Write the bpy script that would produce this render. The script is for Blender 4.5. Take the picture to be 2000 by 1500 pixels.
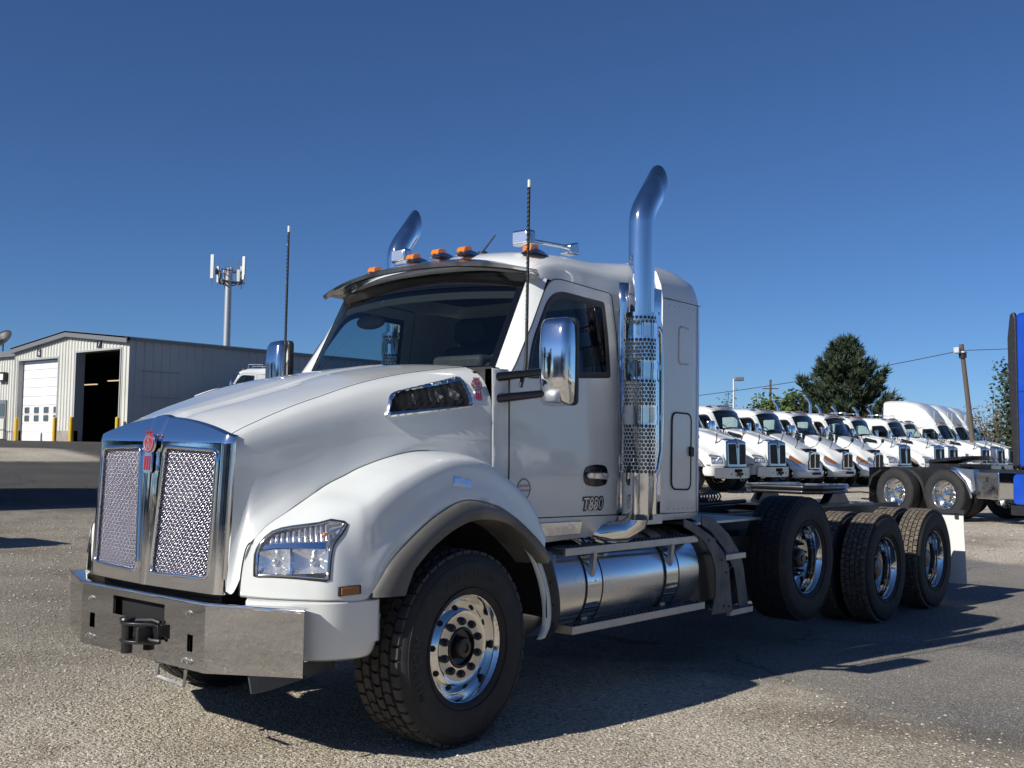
import bpy, math, random
import numpy as np
from mathutils import Vector, Matrix
S = bpy.context.scene
for o in list(bpy.data.objects): bpy.data.objects.remove(o)
R = math.radians
rnd = random.Random(7)
# ---------------------------------------------------------------- camera
CAM = np.array([4.4222, 5.3006, 1.63])
yaw, pit, rol = R(-139.52), R(3.351), R(.885)
Fv = np.array([math.cos(yaw)*math.cos(pit), math.sin(yaw)*math.cos(pit), math.sin(pit)])
Rv = np.array([math.sin(yaw), -math.cos(yaw), 0.]); Uv = np.cross(Rv, Fv)
Rv, Uv = math.cos(rol)*Rv+math.sin(rol)*Uv, -math.sin(rol)*Rv+math.cos(rol)*Uv
cd = bpy.data.cameras.new('camera'); cam = bpy.data.objects.new('camera', cd); S.collection.objects.link(cam)
cam.matrix_world = Matrix(((Rv[0], Uv[0], -Fv[0], CAM[0]), (Rv[1], Uv[1], -Fv[1], CAM[1]), (Rv[2], Uv[2], -Fv[2], CAM[2]), (0, 0, 0, 1)))
cd.sensor_width = 36; cd.lens = 2115.5/2000*36; cd.clip_start = .05; cd.clip_end = 4000
S.camera = cam
# ---------------------------------------------------------------- sky, sun, exposure
SUNV = Vector((1.51, -.33, 1.0)).normalized()
W = bpy.data.worlds.new('World'); S.world = W; W.use_nodes = True
wn = W.node_tree.nodes; wl = W.node_tree.links
sky = wn.new('ShaderNodeTexSky'); sky.sky_type = 'NISHITA'; sky.sun_disc = False
sky.sun_elevation = math.asin(SUNV.z); sky.sun_rotation = math.atan2(SUNV.x, SUNV.y)
sky.altitude = 2000; sky.air_density = .9; sky.dust_density = .8; sky.ozone_density = 10
bgn = wn['Background']; wl.new(sky.outputs[0], bgn.inputs[0]); bgn.inputs[1].default_value = .080
sl = bpy.data.lights.new('sun', 'SUN'); sl.energy = 4.9; sl.angle = R(.55); sl.color = (1, .955, .875)
so = bpy.data.objects.new('sun', sl); S.collection.objects.link(so); so.rotation_euler = (-SUNV).to_track_quat('-Z', 'Y').to_euler()
so.location = (10, -5, 20)
S.view_settings.view_transform = 'Standard'; S.view_settings.look = 'None'; S.view_settings.exposure = 0.14; S.view_settings.gamma = 1
S.view_settings.use_curve_mapping = False
S.render.engine = 'CYCLES'
# ---------------------------------------------------------------- materials
M = {}
def mat(name, col, rough=.5, metal=0., coat=0., noise=None, bump=None, spec=.5, emit=None, aniso=None, rnoise=None):
    m = bpy.data.materials.new(name); m.use_nodes = True; nt = m.node_tree; n = nt.nodes; l = nt.links
    b = n['Principled BSDF']; b.inputs['Base Color'].default_value = (*col, 1); b.inputs['Roughness'].default_value = rough
    b.inputs['Metallic'].default_value = metal; b.inputs['Coat Weight'].default_value = coat; b.inputs['Coat Roughness'].default_value = .04
    b.inputs['Specular IOR Level'].default_value = spec
    tc = n.new('ShaderNodeTexCoord')
    if noise:      # (scale, detail, colour2, lo, hi, coordinate)
        sc, det, c2, lo, hi = noise[:5]
        t = n.new('ShaderNodeTexNoise'); t.inputs['Scale'].default_value = sc; t.inputs['Detail'].default_value = det
        mp = n.new('ShaderNodeMapping'); l.new(tc.outputs['Object'], mp.inputs[0]); l.new(mp.outputs[0], t.inputs[0])
        if len(noise) > 5: mp.inputs['Scale'].default_value = noise[5]
        r = n.new('ShaderNodeValToRGB'); r.color_ramp.elements[0].position = lo; r.color_ramp.elements[1].position = hi
        r.color_ramp.elements[0].color = (*col, 1); r.color_ramp.elements[1].color = (*c2, 1)
        l.new(t.outputs[0], r.inputs[0]); l.new(r.outputs[0], b.inputs['Base Color'])
    if rnoise:     # (scale, lo, hi)
        t = n.new('ShaderNodeTexNoise'); t.inputs['Scale'].default_value = rnoise[0]; t.inputs['Detail'].default_value = 5
        l.new(tc.outputs['Object'], t.inputs[0]); r = n.new('ShaderNodeMapRange')
        r.inputs['From Min'].default_value = .35; r.inputs['From Max'].default_value = .7
        r.inputs['To Min'].default_value = rnoise[1]; r.inputs['To Max'].default_value = rnoise[2]
        l.new(t.outputs[0], r.inputs[0]); l.new(r.outputs[0], b.inputs['Roughness'])
    if bump:       # (scale, strength, distance, detail, mapping)
        t = n.new('ShaderNodeTexNoise'); t.inputs['Scale'].default_value = bump[0]; t.inputs['Detail'].default_value = bump[3] if len(bump) > 3 else 3
        mp = n.new('ShaderNodeMapping'); l.new(tc.outputs['Object'], mp.inputs[0]); l.new(mp.outputs[0], t.inputs[0])
        if len(bump) > 4: mp.inputs['Scale'].default_value = bump[4]
        bp = n.new('ShaderNodeBump'); bp.inputs['Strength'].default_value = bump[1]; bp.inputs['Distance'].default_value = bump[2]
        l.new(t.outputs[0], bp.inputs['Height']); l.new(bp.outputs[0], b.inputs['Normal'])
    if emit: b.inputs['Emission Color'].default_value = (*emit[0], 1); b.inputs['Emission Strength'].default_value = emit[1]
    M[name] = m; return m
def glassmat(name, tint, refl=1.0, ior=1.5):
    m = bpy.data.materials.new(name); m.use_nodes = True; nt = m.node_tree; n = nt.nodes; l = nt.links
    n.remove(n['Principled BSDF']); out = n['Material Output']
    tr = n.new('ShaderNodeBsdfTransparent'); tr.inputs[0].default_value = (*tint, 1)
    gl = n.new('ShaderNodeBsdfGlossy'); gl.inputs['Roughness'].default_value = .01; gl.inputs[0].default_value = (refl, refl, refl, 1)
    lw = n.new('ShaderNodeLayerWeight'); lw.inputs[0].default_value = .5; pw_ = n.new('ShaderNodeMath'); pw_.operation = 'POWER'; pw_.inputs[1].default_value = 4.5; l.new(lw.outputs['Facing'], pw_.inputs[0])
    ma = n.new('ShaderNodeMath'); ma.operation = 'MULTIPLY_ADD'; ma.inputs[1].default_value = .94; ma.inputs[2].default_value = .055; l.new(pw_.outputs[0], ma.inputs[0])
    mx = n.new('ShaderNodeMixShader'); l.new(ma.outputs[0], mx.inputs[0]); l.new(tr.outputs[0], mx.inputs[1]); l.new(gl.outputs[0], mx.inputs[2])
    l.new(mx.outputs[0], out.inputs[0]); M[name] = m; return m
mat('white_paint', (.695, .715, .70), .34, 0, 1.0, noise=(3, 6, (.65, .665, .65), .45, .9), bump=(260, .02, .002))
mat('white_flat', (.68, .69, .67), .5)
mat('chrome', (.80, .81, .83), .045, 1, rnoise=(6, .03, .12))
mat('mirror_steel', (.74, .75, .77), .07, 1, bump=(7, .14, .01, 2), rnoise=(14, .04, .16))
mat('bumper_steel', (.52, .52, .52), .02, 1, bump=(14, .05, .004, 3), rnoise=(18, .012, .05))
mat('frit', (.003, .003, .004), .12, 0, .5)
mat('brushed', (.74, .74, .74), .20, 1, bump=(20, .02, .001, 4, (14, 1, 1)), rnoise=(3, .20, .32))
mat('alu_step', (.52, .51, .49), .42, 1, rnoise=(9, .35, .55))
mat('visor_steel', (.62, .63, .66), .16, 1, rnoise=(5, .1, .26))
mat('polished_alu', (.80, .79, .77), .09, 1, rnoise=(8, .06, .17))
mat('plate_grey', (.085, .095, .11), .38, .45, noise=(5, 5, (.15, .16, .17), .5, .85), rnoise=(9, .3, .6))
mat('black_plastic', (.016, .016, .018), .5, noise=(14, 4, (.035, .034, .034), .5, .9), bump=(180, .08, .002))
mat('flare_plastic', (.10, .097, .09), .5, noise=(3, 6, (.30, .275, .23), .42, .78), bump=(150, .1, .002))
mat('black_paint', (.012, .012, .014), .35, 0, .3, noise=(9, 5, (.045, .043, .04), .55, .9))
mat('frame_black', (.012, .013, .016), .5, noise=(8, 5, (.04, .038, .035), .55, .9))
mat('dark', (.004, .004, .005), .8)
mat('seam', (.02, .02, .022), .7)
mat('rubber', (.017, .017, .018), .72, noise=(11, 6, (.035, .033, .03), .5, .85), bump=(70, .12, .003))
mat('rubber_new', (.030, .029, .028), .75, noise=(16, 5, (.075, .068, .058), .42, .8), bump=(60, .12, .003))
mat('rubber_dusty', (.085, .07, .052), .9, noise=(22, 6, (.19, .16, .125), .4, .75), bump=(90, .2, .003))
mat('amber', (.75, .20, .01), .18, 0, 1.0)
mat('amber_dark', (.28, .09, .015), .25, 0, .6)
mat('red_enamel', (.30, .01, .02), .25, 0, .8)
mat('silver_letter', (.75, .75, .75), .25, .8)
mat('lens_chrome', (.88, .88, .89), .13, .80, bump=(30, .25, .006, 2))
mat('soft_chrome', (.60, .61, .63), .16, 1)
mat('mesh_chrome', (.50, .49, .56), .26, 1)
mat('dark_screen', (.10, .105, .11), .35, .6)
mat('interior', (.03, .03, .032), .7, noise=(20, 3, (.05, .05, .05), .4, .8))
mat('interior_grey', (.10, .10, .10), .7)
mat('paper', (.75, .75, .70), .7)
mat('sticker_red', (.35, .03, .03), .5)
glassmat('windshield_glass', (.72, .82, .80), .9)
glassmat('window_glass', (.50, .60, .62), .9)
glassmat('clear_lens', (.96, .97, .98), .8)
# ---------------------------------------------------------------- mesh helpers
class MB:
    def __init__(s): s.v = []; s.f = []
    def add(s, vs, fs):
        o = len(s.v); s.v += [tuple(float(c) for c in p) for p in vs]; s.f += [tuple(i+o for i in f) for f in fs]; return s
    def bx(s, x0, x1, y0, y1, z0, z1):
        return s.add([(x0, y0, z0), (x1, y0, z0), (x1, y1, z0), (x0, y1, z0), (x0, y0, z1), (x1, y0, z1), (x1, y1, z1), (x0, y1, z1)],
                     [(0, 3, 2, 1), (4, 5, 6, 7), (0, 1, 5, 4), (1, 2, 6, 5), (2, 3, 7, 6), (3, 0, 4, 7)])
    def box(s, c, d, m=None):
        h = np.array(d)/2.; q = np.array([(a, b, e) for e in (-1, 1) for a, b in ((-1, -1), (1, -1), (1, 1), (-1, 1))])*h
        if m is not None: q = q @ np.array(m).T
        return s.add(q+np.array(c), [(0, 3, 2, 1), (4, 5, 6, 7), (0, 1, 5, 4), (1, 2, 6, 5), (2, 3, 7, 6), (3, 0, 4, 7)])
    def cyl(s, p0, p1, r0, r1=None, n=16, caps=True):
        r1 = r0 if r1 is None else r1; p0 = np.array(p0, float); p1 = np.array(p1, float); d = p1-p0; d /= np.linalg.norm(d)+1e-12
        a = np.cross(d, (0, 0, 1.)) if abs(d[2]) < .9 else np.cross(d, (1., 0, 0)); a /= np.linalg.norm(a); b = np.cross(d, a)
        vs = [p+r*(math.cos(2*math.pi*i/n)*a+math.sin(2*math.pi*i/n)*b) for p, r in ((p0, r0), (p1, r1)) for i in range(n)]
        fs = [(i, (i+1) % n, n+(i+1) % n, n+i) for i in range(n)]
        if caps: fs += [tuple(range(n))[::-1], tuple(range(n, 2*n))]
        return s.add(vs, fs)
    def tube(s, pts, r, n=8, caps=True, closed=False):
        P = [np.array(p, float) for p in pts]; k = len(P); rs = r if hasattr(r, '__len__') else [r]*k
        up = None; vs = []
        for i in range(k):
            t = P[(i+1) % k]-P[i-1] if closed else P[min(i+1, k-1)]-P[max(i-1, 0)]
            t /= np.linalg.norm(t)+1e-12
            if up is None:
                up = np.cross(t, (0, 0, 1.)) if abs(t[2]) < .9 else np.cross(t, (1., 0, 0))
            up = up-t*(up @ t); up /= np.linalg.norm(up)+1e-12; b = np.cross(t, up)
            vs += [P[i]+rs[i]*(math.cos(2*math.pi*j/n)*up+math.sin(2*math.pi*j/n)*b) for j in range(n)]
        m = k if closed else k-1
        fs = [(i*n+j, i*n+(j+1) % n, ((i+1) % k)*n+(j+1) % n, ((i+1) % k)*n+j) for i in range(m) for j in range(n)]
        if caps and not closed: fs += [tuple(range(n))[::-1], tuple(range((k-1)*n, k*n))]
        return s.add(vs, fs)
    def lathe(s, prof, n=48, axis='y', c=(0, 0, 0), a0=0., a1=2*math.pi):
        full = abs(a1-a0-2*math.pi) < 1e-6; m = n if full else n+1; vs = []
        for (r, h) in prof:
            for i in range(m):
                a = a0+(a1-a0)*i/n; p, q = r*math.cos(a), r*math.sin(a)
                vs.append({'y': (c[0]+p, c[1]+h, c[2]+q), 'x': (c[0]+h, c[1]+p, c[2]+q), 'z': (c[0]+p, c[1]+q, c[2]+h)}[axis])
        fs = [(k*m+i, k*m+(i+1) % m, (k+1)*m+(i+1) % m, (k+1)*m+i) for k in range(len(prof)-1) for i in range(n if full else n)]
        return s.add(vs, fs)
    def prism(s, poly, axis, a, b):
        n = len(poly); f = {'x': lambda p, h: (h, p[0], p[1]), 'y': lambda p, h: (p[0], h, p[1]), 'z': lambda p, h: (p[0], p[1], h)}[axis]
        return s.add([f(p, a) for p in poly]+[f(p, b) for p in poly], [(i, (i+1) % n, n+(i+1) % n, n+i) for i in range(n)]+[tuple(range(n))[::-1], tuple(range(n, 2*n))])
    def grid(s, P, skip=None):
        a, b = len(P), len(P[0]); fs = []
        for i in range(a-1):
            for j in range(b-1):
                if skip is None or not skip(i, j): fs.append((i*b+j, i*b+j+1, (i+1)*b+j+1, (i+1)*b+j))
        return s.add([p for row in P for p in row], fs)
    def ball(s, c, r, n=12, k=8):
        r = (r, r, r) if not hasattr(r, '__len__') else r
        P = [[(c[0]+r[0]*math.sin(math.pi*i/k)*math.cos(2*math.pi*j/n), c[1]+r[1]*math.sin(math.pi*i/k)*math.sin(2*math.pi*j/n), c[2]+r[2]*math.cos(math.pi*i/k)) for j in range(n+1)] for i in range(k+1)]
        return s.grid(P)
    def mirror_y(s):
        n = len(s.v); s.v += [(x, -y, z) for x, y, z in s.v]; s.f += [tuple(i+n for i in f[::-1]) for f in s.f]; return s
def mk(name, mb, m, parent=None, smooth=None, bevel=0, solid=0, loc=None, rot=None, seg=2, weld=False, off=0.):
    me = bpy.data.meshes.new(name); me.from_pydata(mb.v, [], mb.f); me.validate(verbose=False)
    if weld or smooth is not None:
        import bmesh
        bm = bmesh.new(); bm.from_mesh(me); bmesh.ops.remove_doubles(bm, verts=bm.verts, dist=1e-5)
        bmesh.ops.recalc_face_normals(bm, faces=bm.faces); bm.to_mesh(me); bm.free()
    if smooth is not None:
        me.shade_smooth(); me.set_sharp_from_angle(angle=R(smooth))
    o = bpy.data.objects.new(name, me); S.collection.objects.link(o)
    me.materials.append(M[m] if isinstance(m, str) else m)
    if solid:
        d = o.modifiers.new('solid', 'SOLIDIFY'); d.thickness = solid; d.offset = off
    if bevel:
        d = o.modifiers.new('bevel', 'BEVEL'); d.width = bevel; d.segments = seg; d.limit_method = 'ANGLE'; d.angle_limit = R(40)
        if smooth is None: me.shade_smooth(); me.set_sharp_from_angle(angle=R(50))
    if parent is not None: o.parent = parent
    if loc is not None: o.location = loc
    if rot is not None: o.rotation_euler = rot
    return o
def empty(name, loc=(0, 0, 0), rz=0):
    o = bpy.data.objects.new(name, None); S.collection.objects.link(o); o.location = loc; o.rotation_euler = (0, 0, rz); o.empty_display_size = .2; return o
def tag(o, label=None, cat=None, group=None, kind=None):
    if label: o['label'] = label
    if cat: o['category'] = cat
    if group: o['group'] = group
    if kind: o['kind'] = kind
    return o
KIDS = {}
def kids(o): return [c for c in bpy.data.objects if c.parent == o]
def copy_tree(o, parent=None, keep=None, tree=None):
    if tree is None:
        tree = {}
        for c in bpy.data.objects:
            if c.parent: tree.setdefault(c.parent.name, []).append(c)
    c = o.copy(); S.collection.objects.link(c); c.parent = parent
    for ch in tree.get(o.name, []):
        if keep is None or keep(ch): copy_tree(ch, c, None, tree)
    return c
def text(name, body, size, m, parent, mw, ext=.002, align='CENTER', shear=0, sx=1., bold=0.):
    cu = bpy.data.curves.new(name, 'FONT'); cu.body = body; cu.size = size; cu.extrude = ext; cu.align_x = align; cu.align_y = 'CENTER'; cu.shear = shear; cu.offset = bold
    t = bpy.data.objects.new('t', cu); S.collection.objects.link(t); bpy.context.view_layer.update()
    me = bpy.data.meshes.new_from_object(t.evaluated_get(bpy.context.evaluated_depsgraph_get())); bpy.data.objects.remove(t)
    me.transform(Matrix.Diagonal((sx, 1, 1, 1))); me.transform(mw); me.materials.clear(); me.materials.append(M[m])
    o = bpy.data.objects.new(name, me); S.collection.objects.link(o); o.parent = parent; return o
def frame(c, xa, ya):   # matrix with local x along xa, local y along ya
    xa = Vector(xa).normalized(); ya = Vector(ya).normalized(); za = xa.cross(ya).normalized(); ya = za.cross(xa)
    return Matrix(((xa.x, ya.x, za.x, c[0]), (xa.y, ya.y, za.y, c[1]), (xa.z, ya.z, za.z, c[2]), (0, 0, 0, 1)))
def cr(P, n):           # Catmull-Rom resample of a polyline to n points, uniform in index
    P = np.array(P, float); k = len(P); out = []
    for t in np.linspace(0, k-1, n):
        i = min(int(t), k-2); u = t-i
        p0 = P[i-1] if i > 0 else 2*P[0]-P[1]; p1 = P[i]; p2 = P[i+1]; p3 = P[i+2] if i+2 < k else 2*P[-1]-P[-2]
        out.append(.5*(2*p1+(p2-p0)*u+(2*p0-5*p1+4*p2-p3)*u*u+(3*p1-p0-3*p2+p3)*u**3))
    return np.array(out)
def crgrid(rows, nu, nv):
    a = np.array([cr(r, nv) for r in rows]); return np.array([cr(a[:, j], nu) for j in range(nv)]).transpose(1, 0, 2)
def roundpoly(pts, rad, n=5):   # rounded 2D polygon
    out = []; k = len(pts); rad = rad if hasattr(rad, '__len__') else [rad]*k
    for i in range(k):
        p = np.array(pts[i], float); a = np.array(pts[i-1], float)-p; b = np.array(pts[(i+1) % k], float)-p
        la, lb = np.linalg.norm(a), np.linalg.norm(b); r = min(rad[i], la*.49, lb*.49)
        for t in np.linspace(0, 1, n):
            q = (1-t)**2*(p+a/la*r)+2*t*(1-t)*p+t*t*(p+b/lb*r); out.append((q[0], q[1]))
    return out
def resample(poly, n, start=None):
    P = np.array(list(poly)+[poly[0]], float); d = np.r_[0, np.cumsum(np.linalg.norm(np.diff(P, axis=0), axis=1))]
    t = np.linspace(0, d[-1], n, endpoint=False); return np.c_[np.interp(t, d, P[:, 0]), np.interp(t, d, P[:, 1])]
def inpoly(p, poly):
    x, y = p; c = False; j = len(poly)-1
    for i in range(len(poly)):
        xi, yi = poly[i]; xj, yj = poly[j]
        if (yi > y) != (yj > y) and x < (xj-xi)*(y-yi)/(yj-yi+1e-12)+xi: c = not c
        j = i
    return c
# ---------------------------------------------------------------- ground: one sheet with a gentle rise behind the lot and up to the workshop
def sst(a, b, t): u = min(1., max(0., (t-a)/(b-a))); return u*u*(3-2*u)
def gh(x, y):
    h = .27*sst(10.5, 17, -x)
    k = float(np.interp(-y, [16, 21, 29, 33, 37, 41, 400], [0, .45, .9, 1.30, 1.50, 1.58, 1.58]))
    fade = 1-sst(26, 60, -x)*sst(-45, -30, y)
    h = h*(1-sst(18, 26, -y)*1.0*(1-sst(26, 40, -x)))+k*fade
    return h+.012*math.sin(x*.9+1)*math.sin(y*.7)*(1 if abs(y) > 2.5 else .0)
def gmask(x, y):   # 1 gravel, 0 asphalt
    if y > -16.3:
        a = sst(-3.1, -1.5, x+.25*math.sin(y*1.3)) if y > -2.6 else 1.
        if y > -2.6: a = max(a, sst(12.1, 12.8, -x+.2*math.sin(y*2)))
        a = max(a, sst(-2.4, -3.2, y))
        return a
    g = 1-sst(16.3, 18.5, -y+.6*math.sin(x*.5))
    bank = sst(29.0, 29.8, -y)*(1-sst(33.2, 34.2, -y))*sst(-16.0, -14.5, x)
    if x < -24 and y > -30: g = max(g, 1-sst(26, 29, -y))
    return max(g, bank)
def axis_lines(lo, hi, st, far):
    a = list(np.arange(lo, hi+1e-6, st)); out = []; d = st; v = lo
    while v > -far: d *= 1.35; v -= d; out.append(v)
    b = []; d = st; v = hi
    while v < far: d *= 1.35; v += d; b.append(v)
    return out[::-1]+a+b
gxs = axis_lines(-30, 7, .28, 900); gys = axis_lines(-45, 8, .28, 900)
g = MB(); g.grid([[(x, y, gh(x, y)) for y in gys] for x in gxs])
gm = bpy.data.materials.new('lot_ground'); gm.use_nodes = True; n = gm.node_tree.nodes; l = gm.node_tree.links; B = n['Principled BSDF']
tc = n.new('ShaderNodeTexCoord')
def noise(sc, det=4, rough=.6):
    t = n.new('ShaderNodeTexNoise'); t.inputs['Scale'].default_value = sc; t.inputs['Detail'].default_value = det; t.inputs['Roughness'].default_value = rough; l.new(tc.outputs['Object'], t.inputs[0]); return t.outputs[0]
def ramp(src, stops):
    r = n.new('ShaderNodeValToRGB'); e = r.color_ramp.elements
    while len(e) < len(stops): e.new(.5)
    for k, (p, c) in enumerate(stops): e[k].position = p; e[k].color = (*c, 1)
    l.new(src, r.inputs[0]); return r.outputs[0]
def mix(f, a, b, mode='MIX'):
    m = n.new('ShaderNodeMix'); m.data_type = 'RGBA'; m.blend_type = mode
    if isinstance(f, float): m.inputs[0].default_value = f
    else: l.new(f, m.inputs[0])
    l.new(a, m.inputs[6]); l.new(b, m.inputs[7]); return m.outputs[2]
def mth(op, a, b_=None, clamp=False):
    m = n.new('ShaderNodeMath'); m.operation = op; m.use_clamp = clamp
    for k, v in enumerate((a, b_)):
        if v is None: continue
        if isinstance(v, (int, float)): m.inputs[k].default_value = v
        else: l.new(v, m.inputs[k])
    return m.outputs[0]
def vor(sc, feat='F1', out='Distance', rnd_=1.):
    v = n.new('ShaderNodeTexVoronoi'); v.inputs['Scale'].default_value = sc; v.feature = feat; v.inputs['Randomness'].default_value = rnd_; l.new(tc.outputs['Object'], v.inputs[0]); return v.outputs[out]
at = n.new('ShaderNodeAttribute'); at.attribute_name = 'gravel'
msk = mth('ADD', at.outputs['Fac'], mth('MULTIPLY', mth('SUBTRACT', noise(1.7, 6, .65), .5), 1.5)); 
mk_ = n.new('ShaderNodeMapRange'); mk_.inputs['From Min'].default_value = .25; mk_.inputs['From Max'].default_value = .8; l.new(msk, mk_.inputs[0]); msk = mk_.outputs[0]
cell = n.new('ShaderNodeSeparateColor'); l.new(vor(48, out='Color'), cell.inputs[0])
cell2 = n.new('ShaderNodeSeparateColor'); l.new(vor(110, out='Color'), cell2.inputs[0])
grav = ramp(cell.outputs[0], [(0, (.20, .175, .135)), (.35, (.41, .37, .295)), (.75, (.55, .505, .42)), (1, (.72, .68, .60))])
grav2 = ramp(cell2.outputs[0], [(0, (.22, .192, .15)), (.5, (.45, .405, .33)), (1, (.66, .62, .54))])
grav = mix(ramp(noise(9, 5), [(.35, (0, 0, 0)), (.65, (1, 1, 1))]), grav, grav2)
grav = mix(.75, grav, ramp(noise(.55, 5), [(.28, (.50, .44, .37)), (.5, (.92, .88, .82)), (.72, (1.16, 1.14, 1.10))]), 'MULTIPLY')
st_ = n.new('ShaderNodeAttribute'); st_.attribute_name = 'stain'; oil = ramp(noise(.9, 6, .7), [(.60, (1, 1, 1)), (.74, (.35, .31, .28))]); grav = mix(.8, grav, oil, 'MULTIPLY')
asp = ramp(cell2.outputs[1], [(0, (.095, .090, .085)), (.6, (.19, .182, .17)), (.93, (.27, .258, .24)), (1, (.48, .45, .41))])
asp = mix(.8, asp, ramp(noise(.45, 6, .65), [(.3, (.72, .72, .73)), (.72, (1.28, 1.24, 1.16))]), 'MULTIPLY')
wv = n.new('ShaderNodeVectorMath'); wv.operation = 'MULTIPLY_ADD'; nz_ = n.new('ShaderNodeTexNoise'); nz_.inputs['Scale'].default_value = 1.3; nz_.inputs['Detail'].default_value = 5; l.new(tc.outputs['Object'], nz_.inputs[0]); l.new(nz_.outputs['Color'], wv.inputs[0]); wv.inputs[1].default_value = (.9, .9, .0); l.new(tc.outputs['Object'], wv.inputs[2])
vc = n.new('ShaderNodeTexVoronoi'); vc.feature = 'DISTANCE_TO_EDGE'; vc.inputs['Scale'].default_value = .42; l.new(wv.outputs[0], vc.inputs[0])
crk = ramp(vc.outputs['Distance'], [(.0, (.45, .44, .43)), (.005, (.70, .69, .67)), (.010, (1, 1, 1))]); asp = mix(ramp(noise(.35, 3), [(.42, (0, 0, 0)), (.55, (1, 1, 1))]), asp, mix(1., asp, crk, 'MULTIPLY'))
dust = ramp(noise(.22, 6, .7), [(.5, (0, 0, 0)), (.75, (.5, .5, .5))]); sand = n.new('ShaderNodeRGB'); sand.outputs[0].default_value = (.30, .265, .21, 1); asp = mix(dust, asp, sand.outputs[0])
stc = n.new('ShaderNodeRGB'); stc.outputs[0].default_value = (.10, .075, .05, 1); stf = mth('MULTIPLY', st_.outputs['Fac'], mth('MULTIPLY', noise(2.2, 6, .7), 1.7), True)
fr_ = n.new('ShaderNodeAttribute'); fr_.attribute_name = 'fresh'; frc = ramp(fr_.outputs['Fac'], [(0, (1.12, 1.12, 1.12)), (1, (.40, .40, .41))])
l.new(mix(1., mix(stf, mix(msk, asp, grav), stc.outputs[0]), frc, 'MULTIPLY'), B.inputs['Base Color']); B.inputs['Roughness'].default_value = .92; B.inputs['Specular IOR Level'].default_value = .25
hg = mth('ADD', mth('MULTIPLY', mth('SUBTRACT', 1., vor(48)), 1.), mth('MULTIPLY', mth('SUBTRACT', 1., vor(110)), .5)); hg = mth('ADD', hg, mth('MULTIPLY', noise(7, 6, .7), 1.6))
ha = mth('ADD', mth('MULTIPLY', mth('SUBTRACT', 1., vor(110)), .35), mth('MULTIPLY', noise(60, 4, .7), .4))
hm = n.new('ShaderNodeMix'); l.new(msk, hm.inputs[0]); l.new(ha, hm.inputs[2]); l.new(hg, hm.inputs[3])
bp = n.new('ShaderNodeBump'); bp.inputs['Strength'].default_value = .9; bp.inputs['Distance'].default_value = .012; l.new(hm.outputs[0], bp.inputs['Height']); l.new(bp.outputs[0], B.inputs['Normal'])
ground = tag(mk('ground', g, gm), kind='structure'); ground.data.shade_smooth()
atr = ground.data.attributes.new('gravel', 'FLOAT', 'POINT'); atr.data.foreach_set('value', [gmask(x, y) for x in gxs for y in gys])
def stain(x, y):
    return .55*math.exp(-((x+1.95+.22*(y-2.4))/.30)**2)*sst(1.5, 2.2, y)+.6*math.exp(-((x+1.55)/.35)**2-((y-3.55)/.45)**2)+.25*math.exp(-((y+6.5+.4*math.sin(x))/.8)**2)*sst(-6, -3, x)
atr = ground.data.attributes.new('stain', 'FLOAT', 'POINT'); atr.data.foreach_set('value', [stain(x, y) for x in gxs for y in gys])
atr = ground.data.attributes.new('fresh', 'FLOAT', 'POINT'); atr.data.foreach_set('value', [max(sst(16.5, 18.5, -y)*(1-gmask(x, y)), .60*sst(-.6, 3.0, -y-x*.25)*(1-sst(8, 12, -x))) for x in gxs for y in gys])
# loose stones
def stones(name, npts, region, smin, smax, label, m, only_gravel=True, seed=1):
    rg = random.Random(seed); b = MB(); k = 0; t = 0
    while k < npts and t < npts*14:
        t += 1; x = rg.uniform(region[0], region[1]); y = rg.uniform(region[2], region[3])
        d = np.array([x, y, 0])-CAM; z = d @ Fv
        if z < 2 or abs((d @ Rv)/z) > .52 or abs((d @ Uv)/z) > .40: continue
        if only_gravel and gmask(x, y)+rg.uniform(-.45, .45) < .5: continue
        if not only_gravel and rg.random() > .5*math.exp(-((x+2)/6)**2)+.12: continue
        s = smin+(smax-smin)*rg.random()**3.2; a = rg.uniform(0, 6.28); h = gh(x, y); c, sn = math.cos(a), math.sin(a)
        q = [(.5, 0, .12), (.1, .42, .15), (-.48, .1, .10), (-.05, -.4, .14), (.06*rg.random(), .1*rg.random(), .42*rg.uniform(.6, 1)), (-.2, .05, .36*rg.random())]
        vs = [(x+s*(u*rg.uniform(.8, 1.2)*c-v*sn), y+s*(u*sn+v*c*rg.uniform(.7, 1.2)), h+s*(w-.05)) for u, v, w in q]
        o = len(b.v); b.v += vs; b.f += [(o, o+1, o+4), (o+1, o+5, o+4), (o+1, o+2, o+5), (o+2, o+3, o+5), (o+3, o+4, o+5), (o+3, o, o+4), (o, o+3, o+2, o+1)]; k += 1
    o = mk(name, b, m); tag(o, label, 'gravel', kind='stuff'); return o
mat('stone', (.20, .175, .135), .85, noise=(33, 1, (.62, .58, .49), .30, .72), spec=.3)
stones('loose_gravel', 30000, (-3.2, 3.2, -3.5, 4.6), .006, .034, 'loose tan and grey gravel strewn round the front of the big truck', 'stone', seed=1)
stones('yard_gravel', 12000, (-9, 3, -16, -2.5), .012, .055, 'scattered pale stones on the gravel yard left of the big truck', 'stone', seed=2)
stones('asphalt_grit', 3500, (-12, -1.8, -1, 4.2), .005, .018, 'sparse pale grit lying on the worn asphalt', 'stone', False, seed=3)
stones('far_gravel', 6000, (-30, -12.3, -12, 2), .025, .09, 'coarse pale gravel between the asphalt and the parked trucks', 'stone', seed=4)
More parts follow.
